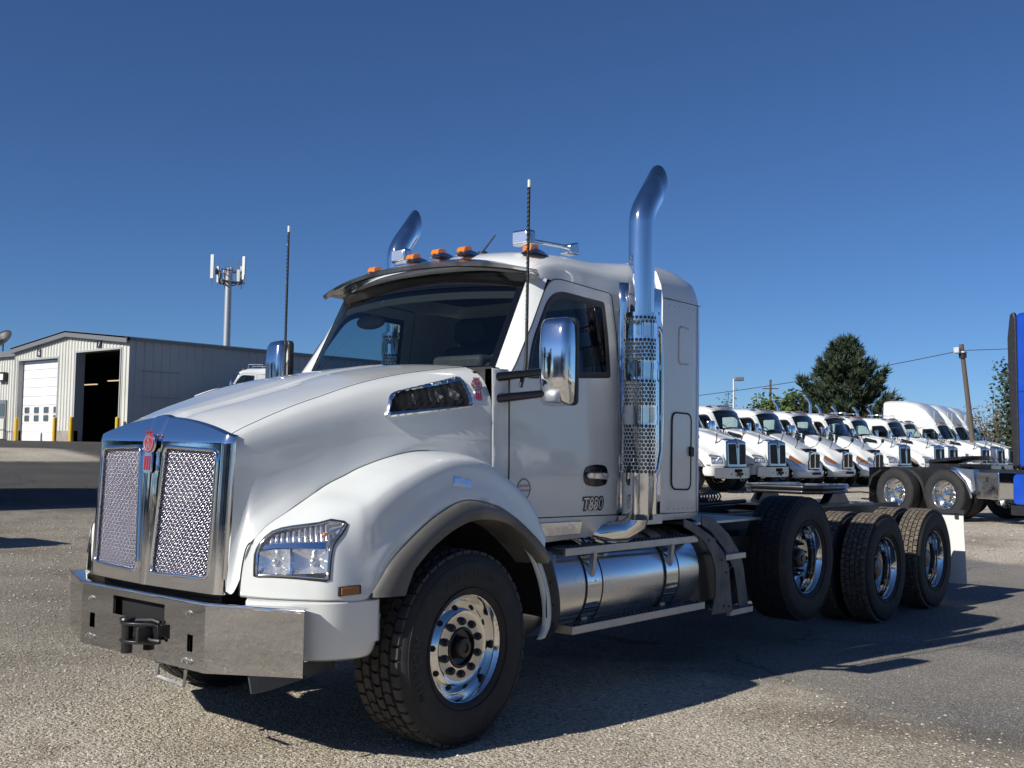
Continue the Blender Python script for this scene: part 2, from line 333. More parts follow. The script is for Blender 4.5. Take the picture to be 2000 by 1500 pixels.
# ---------------------------------------------------------------- hood and fender surfaces of the big truck (x forward, y to its left, z up; front axle at x = 0)
FB = [(1.150, .745, .875), (1.085, .885, .872), (.985, 1.045, .870), (.880, 1.145, .868), (.69, 1.188, .868), (.547, 1.19, 1.038), (.404, 1.19, 1.149),
      (.216, 1.19, 1.262), (0, 1.19, 1.335), (-.242, 1.19, 1.304), (-.424, 1.185, 1.224), (-.64, 1.18, 1.078), (-.73, 1.18, .99)]
FT = [(1.112, .775, 1.134), (1.015, .775, 1.216), (.895, .775, 1.279), (.744, .775, 1.36), (.63, .78, 1.42), (.534, .80, 1.464), (.431, .82, 1.511),
      (.254, .858, 1.568), (.06, .90, 1.602), (-.17, .95, 1.590), (-.40, 1.0, 1.49), (-.62, 1.05, 1.335), (-.80, 1.08, 1.12)]
FP = [.9, .75, .66, .62, .62, .62, .62, .62, .62, .62, .62, .64, .68]
KD = cr(((0, 0, 0), (.10, .006, .10), (.20, .020, .21), (.32, .050, .36), (.44, .070, .53), (.54, .088, .67), (.62, .125, .775), (.70, .19, .85), (.80, .36, .915), (.90, .65, .965), (1, 1, 1)), 90)
def fender_pt(c, t):
    i = min(int(c), len(FB)-2); u = c-i
    def cc(A):
        A = np.array(A, float); k = len(A); p1, p2 = A[i], A[i+1]; p0 = A[i-1] if i > 0 else 2*A[0]-A[1]; p3 = A[i+2] if i+2 < k else 2*A[-1]-A[-2]
        return .5*(2*p1+(p2-p0)*u+(2*p0-5*p1+4*p2-p3)*u*u+(3*p1-p0-3*p2+p3)*u**3)
    B, T = cc(FB), cc(FT); p = FP[i]*(1-u)+FP[i+1]*u
    a = max(t, 0)*math.pi/2; sc, cs = math.sin(a)**(2*p*.75+.02), math.cos(a)**(2*p*.62)
    sc = math.sin(a)**.80; cs = max(math.cos(a), 0)**(.66*p/.62)
    w = min(1., max(0., (c-2.7)/1.1)); w = w*w*(3-2*w); w *= 1-min(1., max(0., (c-10.5)/1.5))*.6
    if w > 0:       # side section: lip, scooped wall, rounded ridge, sloping top
        ys = np.interp(t, KD[:, 0], KD[:, 1]); zs = np.interp(t, KD[:, 0], KD[:, 2]); sc = sc*(1-w)+zs*w; cs = cs*(1-w)+(1-ys)*w
    return np.array([B[0]+(T[0]-B[0])*t**1.2, T[1]+(B[1]-T[1])*cs, B[2]+(T[2]-B[2])*sc])
def fender_nrm(c, t):
    e = .02; a = fender_pt(min(c+e, len(FB)-1.001), t)-fender_pt(max(c-e, 0), t); b = fender_pt(c, min(t+e, .999))-fender_pt(c, max(t-e, 0))
    n = np.cross(b, a); n = n/(np.linalg.norm(n)+1e-12)
    return n if n[1] > 0 or n[0] > .5 else -n
# hood stations: centre (x, z), seam (x, y, z), bottom point, flare exponent
HS = [((1.135, 1.762), (1.135, .600, 1.672), (1.165, .650, .885)),
      ((1.10, 1.775), (1.09, .603, 1.695), (1.150, .690, .88)),
      ((1.06, 1.79), (1.05, .607, 1.715), (1.133, .742, .99)),
      ((1.02, 1.805), (1.0, .611, 1.737), (1.112, .775, 1.134)),
      ((.92, 1.83), (.90, .620, 1.78), (.895, .777, 1.281)),
      ((.76, 1.872), (.75, .636, 1.84), (.744, .777, 1.362)),
      ((.60, 1.918), (.590, .653, 1.895), (.63, .782, 1.422)),
      ((.40, 1.975), (.40, .675, 1.96), (.431, .822, 1.512)),
      ((.20, 2.036), (.20, .700, 2.015), (.254, .86, 1.57)),
      ((-.02, 2.09), (-.02, .730, 2.06), (.03, .907, 1.604)),
      ((-.26, 2.135), (-.26, .768, 2.098), (-.20, .985, 1.58)),
      ((-.40, 2.155), (-.41, .80, 2.115), (-.385, 1.035, 1.48))]
def flank_y(x): u = min(1., max(0., (.45-x)/.85)); return .648+.215*(1.14-x)+.058*u*u*(3-2*u)
def hood_rows():
    rows = []
    for (xc, zc), Q, b in HS:
        Q = np.array(Q); b = np.array(b); r = []
        for t in (0, .06, .12, .3, .5, .7, .87, 1.):
            z = zc+(Q[2]-zc)*(t**2.2 if xc < 1.0 else .25*t+.75*t**2.2)
            if t == .06: z += .004
            if t == .12: z -= .010*(1 if xc > .2 else .3)
            r.append((xc+(Q[0]-xc)*t, Q[1]*t, z))
        yf = flank_y(Q[0]); k = 1+((yf-Q[1])/.048-1)*.55
        for t, dz in ((.25, .010), (.5, .030), (.8, .070), (1., .13)):      # rounded shoulder
            r.append((Q[0], Q[1]+(yf-Q[1])*math.sin(t*math.pi/2), Q[2]-dz*k))
        z1 = Q[2]-.13*k
        for t in (.2, .45, .65, .82, 1.):                                  # upright flank that flares into the fender seam
            r.append((Q[0]+(b[0]-Q[0])*t**2.0, yf+(b[1]-yf)*t**(6.0 if Q[0] > .95 else 4.0 if Q[0] > .7 else 2.8), z1+(b[2]-z1)*t))
        rows.append(r)
    return rows
# ---------------------------------------------------------------- wheels (axis y, outboard +y, origin at hub, y = 0 at the outer rim flange)
def ring_blocks(mb, rows, n, r0, r1, jit, rng, gap_y, gap_a):
    for k, (ya, yb, sh, curve) in enumerate(rows):
        for i in range(n):
            a0 = 2*math.pi*(i+sh)/n; da = 2*math.pi/n; a = a0+da*gap_a/2; b = a0+da*(1-gap_a/2)
            sk = curve*da; y0, y1 = ya+gap_y/2, yb-gap_y/2
            ro = r1-(.012*max(0, (abs((ya+yb)/2-rows_c)-.10)/.08) if True else 0)
            q = [(a, y0), (a+sk, (y0+y1)/2), (a, y1), (b, y1), (b+sk, (y0+y1)/2), (b, y0)]
            m = len(q); am = (a+b)/2; ym = (y0+y1)/2
            vs = [(r0*math.cos(t), y, r0*math.sin(t)) for t, y in q]
            vs += [(ro*math.cos(am+(t-am)*.93), ym+(y-ym)*.93, ro*math.sin(am+(t-am)*.93)) for t, y in q]
            mb.add(vs, [(j, (j+1) % m, m+(j+1) % m, m+j) for j in range(m)]+[tuple(range(m, 2*m))])
rows_c = 0.
def tyre_profile(Ro, w, off):
    h = w/2; P = [(.285, h-.035), (.300, h-.018), (.318, h-.012), (.36, h-.003), (.41, h), (.45, h-.004), (.485, h-.012), (Ro-.035, h-.022), (Ro-.022, h-.032), (Ro-.017, h-.05)]
    P += [(r, -y) for r, y in P[::-1]]; return [(r, y+off) for r, y in P]
def arc_text(body, r, y, size, a_mid, name, parent, m, gap=1.0, flip=False):
    vs = []; fs = []; n = len(body)
    for i, ch in enumerate(body):
        if ch == ' ': continue
        s = (i-(n-1)/2)*size*.72*gap/r; a = a_mid+s if flip else a_mid-s
        rad = Vector((math.cos(a), 0, math.sin(a))); tan = Vector((math.sin(a), 0, -math.cos(a)))
        # seen from +y with x to the left: screen right is -x
        xa, ya = (tan, rad) if not flip else (-tan, -rad)
        xa = Vector((-xa.x, 0, -xa.z)) if xa.cross(ya).y < 0 else xa
        t = text('t', ch, size, m, None, frame((r*rad.x, y, r*rad.z), xa, ya), ext=.0015)
        o = len(vs); vs += [tuple(v.co) for v in t.data.vertices]; fs += [tuple(j+o for j in p.vertices) for p in t.data.polygons]; bpy.data.objects.remove(t)
    mb = MB(); mb.add(vs, fs); return mk(name, mb, m, parent)
def wheel(kind, parent, loc, flip=False, rz=0.):
    global rows_c
    spec = {'steer': (.536, .385, .085, 46), 'lift': (.536, .385, .16, 58), 'drive': (.527, .285, .19, 58), 'plain': (.527, .285, .19, 0)}[kind]
    Ro, w, depth, nb = spec; off = -(w/2-.028)
    mb = MB()
    d = depth
    prof = [(.262, -w+.07), (.27, -w+.06), (.285, -w+.05), (.2985, -w+.04), (.285, -w+.06), (.262, -w+.12), (.262, -.08), (.272, -.055), (.279, -.045), (.283, -.018), (.292, -.012), (.2985, -.004), (.2985, 0), (.294, .0015), (.288, -.002), (.279, -.018), (.272, -.035), (.266, -.06)]
    if kind in ('steer',):
        prof += [(.258, -.072), (.25, -.070), (.235, -.055), (.215, -.036), (.200, -.028), (.192, -.032), (.185, -.034), (.112, -.034), (.108, -.06)]
    else:
        prof += [(.262, -d+.02), (.258, -d), (.25, -d-.002), (.225, -d+.014), (.200, -d+.026), (.19, -d+.022), (.185, -d+.02), (.112, -d+.02), (.108, -d)]
    mb.lathe(prof, 56)
    root = mk('wheel', mb, 'polished_alu', parent, smooth=28, loc=loc)
    fd = -.034 if kind == 'steer' else -d+.02
    t = MB(); t.lathe(tyre_profile(Ro, w, off), 64)
    for rr in (.475, .33): t.lathe([(rr-.002, w/2+off-.012), (rr, w/2+off-.0015 if rr < .4 else w/2+off-.007), (rr+.003, w/2+off-.012)], 64)
    mk('tyre', t, 'rubber', root, smooth=40)
    if nb:
        b = MB(); rows_c = off; rg = random.Random(3); tw = w-.05
        if kind == 'steer':
            e = [-.5, -.3, -.1, .1, .3, .5]; rows = [(off+e[k]*tw, off+e[k+1]*tw, (.0, .45, .1, .5, .05)[k], (.05, .16, -.16, .16, -.05)[k]) for k in range(5)]
            ring_blocks(b, rows, nb, Ro-.022, Ro, 0, rg, .014, .16); mk('tread', b, 'rubber_new', root)['kind'] = 'stuff'
        elif kind == 'lift':
            e = [-.5, -.3, -.1, .1, .3, .5]; rows = [(off+e[k]*tw, off+e[k+1]*tw, .5*(k % 2), .08) for k in range(5)]
            ring_blocks(b, rows, nb, Ro-.02, Ro-.004, 0, rg, .008, .06); mk('tread', b, 'rubber', root)['kind'] = 'stuff'
        else:
            e = [-.5, -.31, -.105, .105, .31, .5]; rows = [(off+e[k]*tw, off+e[k+1]*tw, (.0, .5, .0, .5, .0)[k], (.0, .22, -.22, .22, .0)[k]) for k in range(5)]
            ring_blocks(b, rows, nb, Ro-.022, Ro, 0, rg, .007, .12); mk('tread', b, 'rubber_dusty', root)['kind'] = 'stuff'
    h = MB()
    if kind == 'steer': h.lathe([(.108, fd-.03), (.106, fd+.004), (.099, fd+.006), (.094, fd-.02), (.062, fd-.03), (.058, fd+.015), (.05, fd+.028), (.026, fd+.03), (.024, fd+.022), (0, fd+.022)], 28)
    elif kind == 'lift': h.lathe([(.108, fd-.01), (.105, fd+.03), (.088, fd+.035), (.08, fd+.085), (.066, fd+.095), (.03, fd+.098), (.028, fd+.108), (0, fd+.108)], 28)
    else: h.lathe([(.108, fd-.01), (.106, fd+.04), (.10, fd+.05), (.092, fd+.10), (.04, fd+.115), (0, fd+.115)], 28)
    mk('hub', h, 'black_paint' if kind != 'plain' else 'polished_alu', root, smooth=35)
    for i in range(10):
        a = 2*math.pi*(i+.5)/10; c = (.1425*math.cos(a), 0, .1425*math.sin(a)); n = MB()
        ln = .022 if kind == 'steer' else .05
        n.cyl((c[0], fd, c[2]), (c[0], fd+.012, c[2]), .023, .021, 10); n.cyl((c[0], fd+.012, c[2]), (c[0], fd+ln, c[2]), .0165, .015, 6)
        if kind == 'lift': n.cyl((c[0], fd+ln, c[2]), (c[0], fd+ln+.02, c[2]), .010, .010, 6)
        mk('lug_nut', n, 'black_plastic' if kind != 'plain' else 'polished_alu', root)
    if kind != 'drive':
        for i in range(10 if kind != 'plain' else 5):
            a = 2*math.pi*(i+.15)/(10 if kind != 'plain' else 5); rr = .226
            yy = (-.046 if kind == 'steer' else -d+.014); tl = .7
            c = np.array((rr*math.cos(a), yy+.0035, rr*math.sin(a))); rad = np.array((math.cos(a), 0, math.sin(a))); nr = np.array((math.cos(a)*tl, 1, math.sin(a)*tl)); nr /= np.linalg.norm(nr)
            n = MB(); n.cyl(c-nr*.01, c+nr*.002, .017, .017, 14); mk('hand_hole', n, 'dark', root)
    if rz or flip: root.rotation_euler = (0, 0, rz+(math.pi if flip else 0))
    return root
truck = empty('tractor_truck')
tag(truck, 'large white tractor truck with chrome grille and bumper filling the foreground', 'truck')
T = truck
# ---------------------------------------------------------------- hood, fenders
rows = hood_rows(); G = crgrid(rows, 52, 64)
GF = G.reshape(-1, 3)
def hood_y(x, z):
    d = (GF[:, 0]-x)**2+(GF[:, 2]-z)**2+(GF[:, 1] < .55)*9; i = np.argsort(d)[:4]; w_ = 1/(d[i]+1e-5); return float((GF[i, 1]*w_).sum()/w_.sum())
b = MB(); b.grid(G); b.mirror_y(); mk('hood', b, 'white_paint', T, smooth=60)
for s in (1, -1):
    b = MB(); b.tube([(x, s*(y+.001), z+.0006) for x, y, z in cr([h[1] for h in HS], 60)], .0019, 5); mk('hood_seam', b, 'seam', T)
HL = [(.505, .16), (.47, .29), (.453, .414), (.50, .50), (.597, .572), (.80, .645), (1.073, .688), (1.38, .685), (1.708, .659), (2.10, .612), (2.497, .559), (2.88, .548), (3.225, .541), (3.291, .53), (3.23, .482), (3.144, .433), (2.98, .362), (2.88, .314), (2.83, .26), (2.812, .22), (2.80, .15), (2.797, .09), (2.68, .083), (2.2, .10), (1.644, .121), (1.1, .138), (.62, .152)]
NU, NV = 150, 44
cs = np.linspace(0, len(FB)-1.001, NU); ts = np.linspace(0, .9999, NV)
P = [[fender_pt(c, t) for t in ts] for c in cs]
hole = lambda i, j: inpoly(((cs[i]+cs[i+1])/2, (ts[j]+ts[j+1])/2), HL)
HLb = [(HL[i][0]*.5+HL[i-1][0]*.5, HL[i][1]*.5+HL[i-1][1]*.5) for i in range(len(HL))]
def sided(fn):      # one part for each side of the truck
    for s in (1, -1): fn(s)
def flipy(mb, s):
    if s < 0: mb.v = [(x, -y, z) for x, y, z in mb.v]; mb.f = [f[::-1] for f in mb.f]
    return mb
def fender(s):
    b = MB(); b.grid(P, hole)
    # lower return edge of the front skirt line
    lip = [[fender_pt(c, 0), fender_pt(c, 0)*np.array([.985, .985, 1])+np.array([0, 0, -.012])] for c in np.linspace(0, 4.2, 30)]
    b.grid(lip); mk('fender', flipy(b, s), 'white_paint', T, smooth=50)
    q = MB(); q.tube([fender_pt(c, .999)+fender_nrm(c, .98)*.001 for c in np.linspace(0, 9.2, 60)], .0028, 5)
    q.tube([fender_pt(0, t)+np.array([.002, 0, 0]) for t in np.linspace(0, .99, 12)], .0028, 5); mk('panel_gap', flipy(q, s), 'seam', T)
sided(fender)
def hl_surf(o): return lambda c, t: fender_pt(c, t)+fender_nrm(c, t)*o
def headlight(s):
    # closed tub behind the opening, reflectors, divider bar, rim and clear lens
    N = len(HL); cen = (1.75, .36); tub = MB(); rings = []
    for k, o in ((1.0, .001), (.97, -.03), (.80, -.055), (.5, -.06), (.2, -.06)):
        rings.append([fender_pt(cen[0]+(c-cen[0])*k, cen[1]+(t-cen[1])*k)+fender_nrm(cen[0]+(c-cen[0])*k, cen[1]+(t-cen[1])*k)*o for c, t in HL+HL[:1]])
    tub.grid(rings); tub.add(rings[-1][:-1], [tuple(range(N))])
    h = mk('headlight', flipy(tub, s), 'lens_chrome', T, smooth=40)
    rim = MB(); rim.tube([fender_pt(c, t)+fender_nrm(c, t)*.001 for c, t in HL], .0065, 8, closed=True); mk('headlight_rim', flipy(rim, s), 'black_plastic', h, smooth=60)
    rim = MB(); rim.tube([fender_pt(cen[0]+(c-cen[0])*.945, cen[1]+(t-cen[1])*.95)+fender_nrm(c, t)*.001 for c, t in HL], .0055, 8, closed=True); mk('chrome_trim', flipy(rim, s), 'chrome', h, smooth=60)
    bar = MB(); Q = [(.74, .48), (1.2, .445), (1.7, .405), (2.2, .362), (2.64, .326)]
    bar.grid([[fender_pt(c, t+.035)+fender_nrm(c, t)*-.018, fender_pt(c, t+.03)+fender_nrm(c, t)*-.004, fender_pt(c, t-.03)+fender_nrm(c, t)*-.004, fender_pt(c, t-.045)+fender_nrm(c, t)*-.02] for c, t in cr([(c, t) for c, t in Q], 16)])
    mk('divider_bar', flipy(bar, s), 'chrome', h, smooth=50)
    for ca, cb in ((.60, 1.56), (1.62, 2.74)):
        bw = MB(); gr_ = []
        for u in np.linspace(-1, 1, 15):
            c0 = (ca+cb)/2+(cb-ca)/2*u; lo_ = .165-.035*(c0-.6)/2.1; hi_ = .445-.145*(c0-.6)/2.1; row_ = []
            for v in np.linspace(-1, 1, 13):
                t0 = (lo_+hi_)/2+(hi_-lo_)/2*v; dp = -.052+.046*max(abs(u), abs(v))**2.2; row_.append(fender_pt(c0, t0)+fender_nrm(c0, t0)*dp)
            gr_.append(row_)
        bw.grid(gr_); mk('reflector', flipy(bw, s), 'lens_chrome', h, smooth=60)
        c0 = (ca+cb)/2; t0 = .30-.09*(c0-.6)/2.1; r3 = MB(); r3.ball(fender_pt(c0, t0)+fender_nrm(c0, t0)*-.036, (.02, .02, .02)); mk('bulb', flipy(r3, s), 'silver_letter', h, smooth=60)
        r2 = MB(); r2.tube([fender_pt(cb+.03, t_)+fender_nrm(cb, t_)*-.006 for t_ in np.linspace(.14, .42-.1*(cb-.6)/2.1, 6)], .006, 6); mk('reflector_rib', flipy(r2, s), 'chrome', h, smooth=60)
    rb = MB()
    for k in range(11):
        c0 = .98+k*.17; t0 = .60-.07*(k/10.)**1.2-.04*(k == 0); 
        c1 = fender_pt(c0, .50-.013*k)+fender_nrm(c0, .5)*-.014; c2 = fender_pt(c0+.05, t0+.02)+fender_nrm(c0, t0)*-.016; rb.tube([c1, (c1+c2)/2+fender_nrm(c0, .5)*.006, c2], .0085, 7)
    mk('signal_flutes', flipy(rb, s), 'lens_chrome', h, smooth=60)
    am = MB(); am.ball(fender_pt(2.62, .43)+fender_nrm(2.6, .43)*-.010, .011); mk('signal_bulb', flipy(am, s), 'amber', h, smooth=60)
    ln = MB(); K = 10
    rg = [[fender_pt(cen[0]+(c-cen[0])*k/K*.99, cen[1]+(t-cen[1])*k/K*.99)+fender_nrm(cen[0]+(c-cen[0])*k/K, cen[1]+(t-cen[1])*k/K)*.004 for c, t in HL+HL[:1]] for k in range(1, K+1)]
    ln.grid(rg); ln.add(rg[0][:-1], [tuple(range(N))]); mk('lens', flipy(ln, s), 'clear_lens', h, smooth=60)
sided(headlight)
def sidemarker(s):
    b = MB(); A = np.array([fender_pt(c, t_)+fender_nrm(c, .05)*.005 for c, t_ in ((3.10, .033), (3.715, .095))]); d = A[1]-A[0]; L = np.linalg.norm(d); d /= L; n = np.cross(d, (0, 0, 1.)); n = n if n[1] > 0 else -n
    R3 = np.array([d, n, (0, 0, 1.)]).T; c = A.mean(0); b.box(c, (L, .014, .046), R3); o = mk('marker_base', flipy(b, s), 'black_plastic', T, bevel=.004)
    b = MB(); b.box(c+n*.006, (L*.80, .014, .036), R3); mk('marker_lens', flipy(b, s), 'amber_dark', o, bevel=.004)
sided(sidemarker)
def fbadge(s):
    A, B_ = fender_pt(7.75, .37), fender_pt(8.32, .28); n = fender_nrm(8., .32); c = (A+B_)/2+n*.003; d = B_-A; L = np.linalg.norm(d); d /= L; up = np.cross(n, d); R3 = np.array([d, n, up]).T
    b = MB(); b.box(c, (L, .010, .05), R3); o = mk('fender_lamp', flipy(b, s), 'chrome', T, bevel=.004)
    b = MB(); b.box(c+n*.004, (L*.7, .008, .026), R3); mk('fender_lamp_lens', flipy(b, s), 'silver_letter', o, bevel=.003)
sided(fbadge)
def flare(s):
    b = MB(); arc = cr([(.690, .866), (.61, .965), (.547, 1.038), (.404, 1.149), (.216, 1.262), (0, 1.335), (-.242, 1.304), (-.424, 1.224), (-.64, 1.078), (-.73, .99)], 60)
    inn = cr([(.475, .860), (.445, .93), (.40, 1.0), (.27, 1.10), (.11, 1.182), (-.06, 1.225), (-.26, 1.21), (-.42, 1.145), (-.60, 1.02), (-.69, .94)], 60)
    rws = []
    for (x, z), (xi, zi) in zip(arc, inn):
        rws.append([(x, 1.183, z), (x*.98+xi*.02, 1.207, z*.98+zi*.02), (x*.86+xi*.14, 1.228, z*.86+zi*.14), (x*.5+xi*.5, 1.246, z*.5+zi*.5), (x*.12+xi*.88, 1.243, z*.12+zi*.88), (xi, 1.235, zi), (xi, 1.20, zi-.004), (xi*.98, 1.0, zi*.99)])
    b.grid(rws); b.add(rws[0], [tuple(range(8))]); mk('fender_flare', flipy(b, s), 'flare_plastic', T, smooth=42)
    # inner liner and the splash panel behind the wheel
    b = MB(); L = cr([(.66, .70), (.60, .92), (.42, 1.10), (.2, 1.20), (0, 1.25), (-.26, 1.22), (-.46, 1.13), (-.66, .96), (-.76, .78), (-.78, .60)], 40)
    b.grid([[(x, 1.17, z), (x, .9, z+.01), (x, .5, z+.02)] for x, z in L]); mk('wheel_liner', flipy(b, s), 'dark', T, smooth=60)
    b = MB(); L2 = cr([(-.52, 1.10), (-.64, 1.0), (-.73, .86), (-.785, .70), (-.79, .56), (-.74, .475)], 24)
    b.grid([[(x+.03, 1.145, z), (x+.004, 1.165, z+.004), (x-.028, 1.165, z+.008)] for x, z in L2]); mk('splash_edge', flipy(b, s), 'white_flat', T, smooth=40, solid=.006)
    b = MB(); b.grid([[(x-.028, 1.16, z), (x-.085, 1.175, z+.03), (x-.11, 1.168, z+.03)] for x, z in L2]); o = mk('splash_panel', flipy(b, s), 'black_plastic', T, smooth=40, solid=.008)
    for x, z in L2[3::4]:
        q = MB(); q.cyl((x-.05, 1.16, z+.01), (x-.05, 1.18, z+.01), .009, .007, 8); mk('bolt', flipy(q, s), 'frame_black', o)
sided(flare)
def skirt(s):
    rw = []
    for c in np.linspace(.25, 4.55, 34):
        p = fender_pt(min(c, 4.0), 0); 
        if c > 4: p = p+np.array([-(c-4)*.13, .0, 0])
        k = max(0, (c-3.3)/1.25); zb = .560+.20*k**5
        rw.append([(p[0]*.985, p[1]*.985, .858), (p[0], p[1], .845), (p[0]-.006, p[1]-.004, .75), (p[0]-.016, p[1]-.012, .64), (p[0]-.03, p[1]-.022, zb+.012), (p[0]-.05, p[1]-.04, zb)])
    b = MB(); b.grid(rw); mk('bumper_extension', flipy(b, s), 'white_paint', T, smooth=50, solid=.006)
sided(skirt)
def vent(s):
    # side intake: chrome frame round a black mesh, on the hood flank
    def hp(x, z): 
        y = hood_y(x, z)+.002; return np.array([x, y, z])
    out = [(.290, 1.784), (.238, 1.915), (.19, 1.940), (-.258, 2.050), (-.264, 1.866)]
    ot = resample(roundpoly([(a, c) for a, c in out], [.015, .03, .012, .010, .010]), 110); inn = np.array([((p-np.array([0.0, 1.914]))*np.array([.915, .76])+np.array([0.0, 1.914])) for p in ot])
    inn = inn-np.array([.0, .0]); b = MB()
    b.grid([[hp(*o)+np.array([0, -.05, 0]), hp(*o)+np.array([0, .014, 0]), hp(*(o*.6+i*.4))+np.array([0, .02, 0]), hp(*i)+np.array([0, .012, 0]), hp(*i)+np.array([0, -.04, 0])] for o, i in zip(list(ot)+[ot[0]], list(inn)+[inn[0]])])
    v = mk('side_vent', flipy(b, s), 'chrome', T, smooth=50)
    b = MB(); b.add([hp(*i)+np.array([0, .006, 0]) for i in inn], [tuple(range(len(inn)))]); mk('vent_backing', flipy(b, s), 'dark', v)
    b = MB()
    for k in range(60):
        for sl in (-1, 1):
            x0 = .32-.012*k*1.0; p0, p1 = (x0, 1.80), (x0-sl*.22, 2.03); 
            for m in range(12):
                a = np.array(p0)+(np.array(p1)-np.array(p0))*m/12; c = np.array(p0)+(np.array(p1)-np.array(p0))*(m+1)/12
                if inpoly((a+c)/2, [tuple(i) for i in inn]): b.tube([hp(*a)+np.array([0, .0085, 0]), hp(*c)+np.array([0, .0085, 0])], .0016, 3, caps=False)
    mk('vent_mesh', flipy(b, s), 'frame_black', v)['kind'] = 'stuff'
sided(vent)
def emblem(c, xa, ya, size, parent):
    m = frame(c, xa, ya); k = size
    def pl(pts, d0, d1, name, mt, par):
        b = MB(); b.prism(pts, 'z', d0, d1); b.v = [tuple(m @ Vector(v)) for v in b.v]; return mk(name, b, mt, par, bevel=.0012)
    circ = [(.25*math.cos(a), .18+.25*math.sin(a)) for a in np.linspace(-1.0, math.pi+1.0, 24)]
    o = pl([(x*k, y*k) for x, y in circ+[(-.17, -.10), (-.17, -.44), (-.09, -.5), (.09, -.5), (.17, -.44), (.17, -.10)]], 0, .010, 'emblem', 'chrome', parent)
    pl([(x*k*.86, ((y-.18)*.86+.18)*k) for x, y in [(.25*math.cos(a), .18+.25*math.sin(a)) for a in np.linspace(0, 2*math.pi, 28)[:-1]]], .010, .0125, 'emblem_disc', 'red_enamel', o)
    for x in (-.10, 0, .10): pl([((x-.032)*k, -.10*k), ((x+.032)*k, -.10*k), ((x+.030)*k, -.43*k), ((x-.030)*k, -.43*k)], .010, .0125, 'emblem_stripe', 'red_enamel', o)
    for x in (-.13, -.065, 0, .065, .13): pl([((x-.022)*k, .40*k), ((x+.022)*k, .40*k), ((x+.018)*k, .48*k), ((x-.018)*k, .48*k)], .008, .0125, 'emblem_crown', 'red_enamel', o)
    b = MB(); b.tube([tuple(m @ Vector((.165*k*math.cos(a), (.18+.165*math.sin(a))*k, .0128))) for a in np.linspace(0, 2*math.pi, 28)[:-1]], .004*k/.2*.6, 5, closed=True); mk('emblem_ring', b, 'silver_letter', o)
    for ch, y in (('K', .25), ('W', .11)): text('emblem_letter', ch,   .20*k, 'silver_letter', o, m @ Matrix.Translation((0, y*k, .0128)), ext=.001)
    return o
emblem((1.222, 0, 1.578), (0, 1, 0), (-.06, 0, 1), .235, T)
for s in (1, -1): emblem((-.318, s*(hood_y(-.318, 1.97)+.006), 1.97), (-s, s*.215, 0), (0, -s*.25, 1), .15, T)
# ---------------------------------------------------------------- grille
def gx(y, z): return 1.238-.035*(min(abs(y), .66)/.64)**1.3-.035*(z-.875)/.8
zb, ztc, zte = .868, 1.765, 1.672
def panel_out(s):
    q = [(.068, .935), (.558, .945), (.562, 1.590), (.118, 1.606)]; q = q if s > 0 else [(-a, c) for a, c in q[::-1]]
    return roundpoly(q, .035, 6)
def ztop(y): a = min(abs(y)/.60, 1.1); return 1.762+(1.672-1.762)*(.25*a+.75*a**2.2)+.002+.010*max(0., 1-max(0., abs(y)-.04)/.05)
PO = [panel_out(1), panel_out(-1)]
def gsurf(y, z):
    x = gx(y, z); a = abs(y)
    x -= max(0., z-1.632)**1.2*.50                                        # top band leans back
    x -= .024*max(0., (a-.588)/.057)**2                                   # rounded outer edge
    hw = .030+.035*(z-.9)/.7
    x += .006*max(0., 1-(a/hw)**4) if a < hw else 0.                      # raised centre bar
    return (x, y, z)
g = MB(); NY, NZ = 172, 132
yy_ = np.linspace(-.645, .645, NY); vv_ = np.linspace(0, 1, NZ)
PT = [[gsurf(y, zb+(ztop(y)-zb)*v) for v in vv_] for y in yy_]
def ghole(i, j):
    c = (np.array(PT[i][j])+np.array(PT[i+1][j+1]))/2; return inpoly((c[1], c[2]), PO[0]) or inpoly((c[1], c[2]), PO[1])
g.grid(PT, ghole)
for e in (0, -1): g.grid([[p, (min(p[0]-.012, 1.15), p[1]*1.008, p[2]), (1.128, p[1]*1.006, p[2])] for p in PT[e]])
g.grid([[PT[i][-1], (PT[i][-1][0]-.03, PT[i][-1][1], PT[i][-1][2]+.008), (1.125, PT[i][-1][1]*.955, PT[i][-1][2]+.006)] for i in range(NY)])
g.grid([[PT[i][0], (PT[i][0][0]-.06, PT[i][0][1], PT[i][0][2]+.004)] for i in range(NY)])
mk('grille_surround', g, 'chrome', T, smooth=38)
for s in (1, -1):
    poly = panel_out(s); b = MB(); pitch = .0205; lo, hi = (.06, .57) if s > 0 else (-.57, -.06); nw = int((.70+.52)/pitch)+2
    for sl in (1, -1):
        for k in range(nw):
            z0 = .92-.26+k*pitch; seg = []
            for m in range(170):
                y = lo+(hi-lo)*m/169.; z = z0+sl*(y-(lo+hi)/2)
                if inpoly((y, z), poly): seg.append((gx(y, z)-.020+.0034*sl*math.cos(math.pi*((y-lo)/(pitch*.5)+k)), y, z))
                else:
                    if len(seg) > 1: b.tube(seg, .0029, 5, caps=False)
                    seg = []
            if len(seg) > 1: b.tube(seg, .0029, 5, caps=False)
    mk('grille_mesh', b, 'mesh_chrome', T, smooth=80)['kind'] = 'stuff'
    b = MB(); rp = resample(poly, 90); b.tube([(gx(y, z)+.002, y, z) for y, z in rp], .0105, 8, closed=True); mk('mesh_trim', b, 'chrome', T, smooth=70)
    b = MB(); b.grid([[(gx(y, z)+.002, y, z), (gx(y, z)-.04, y, z)] for y, z in list(rp)+[rp[0]]]); mk('mesh_recess', b, 'chrome', T, smooth=50)
b = MB(); b.bx(1.12, 1.135, -.60, .60, .88, 1.63); mk('radiator', b, 'dark', T)
b = MB(); b.bx(1.00, 1.15, -.55, .60, .80, .868); mk('lower_screen', b, 'dark', T)
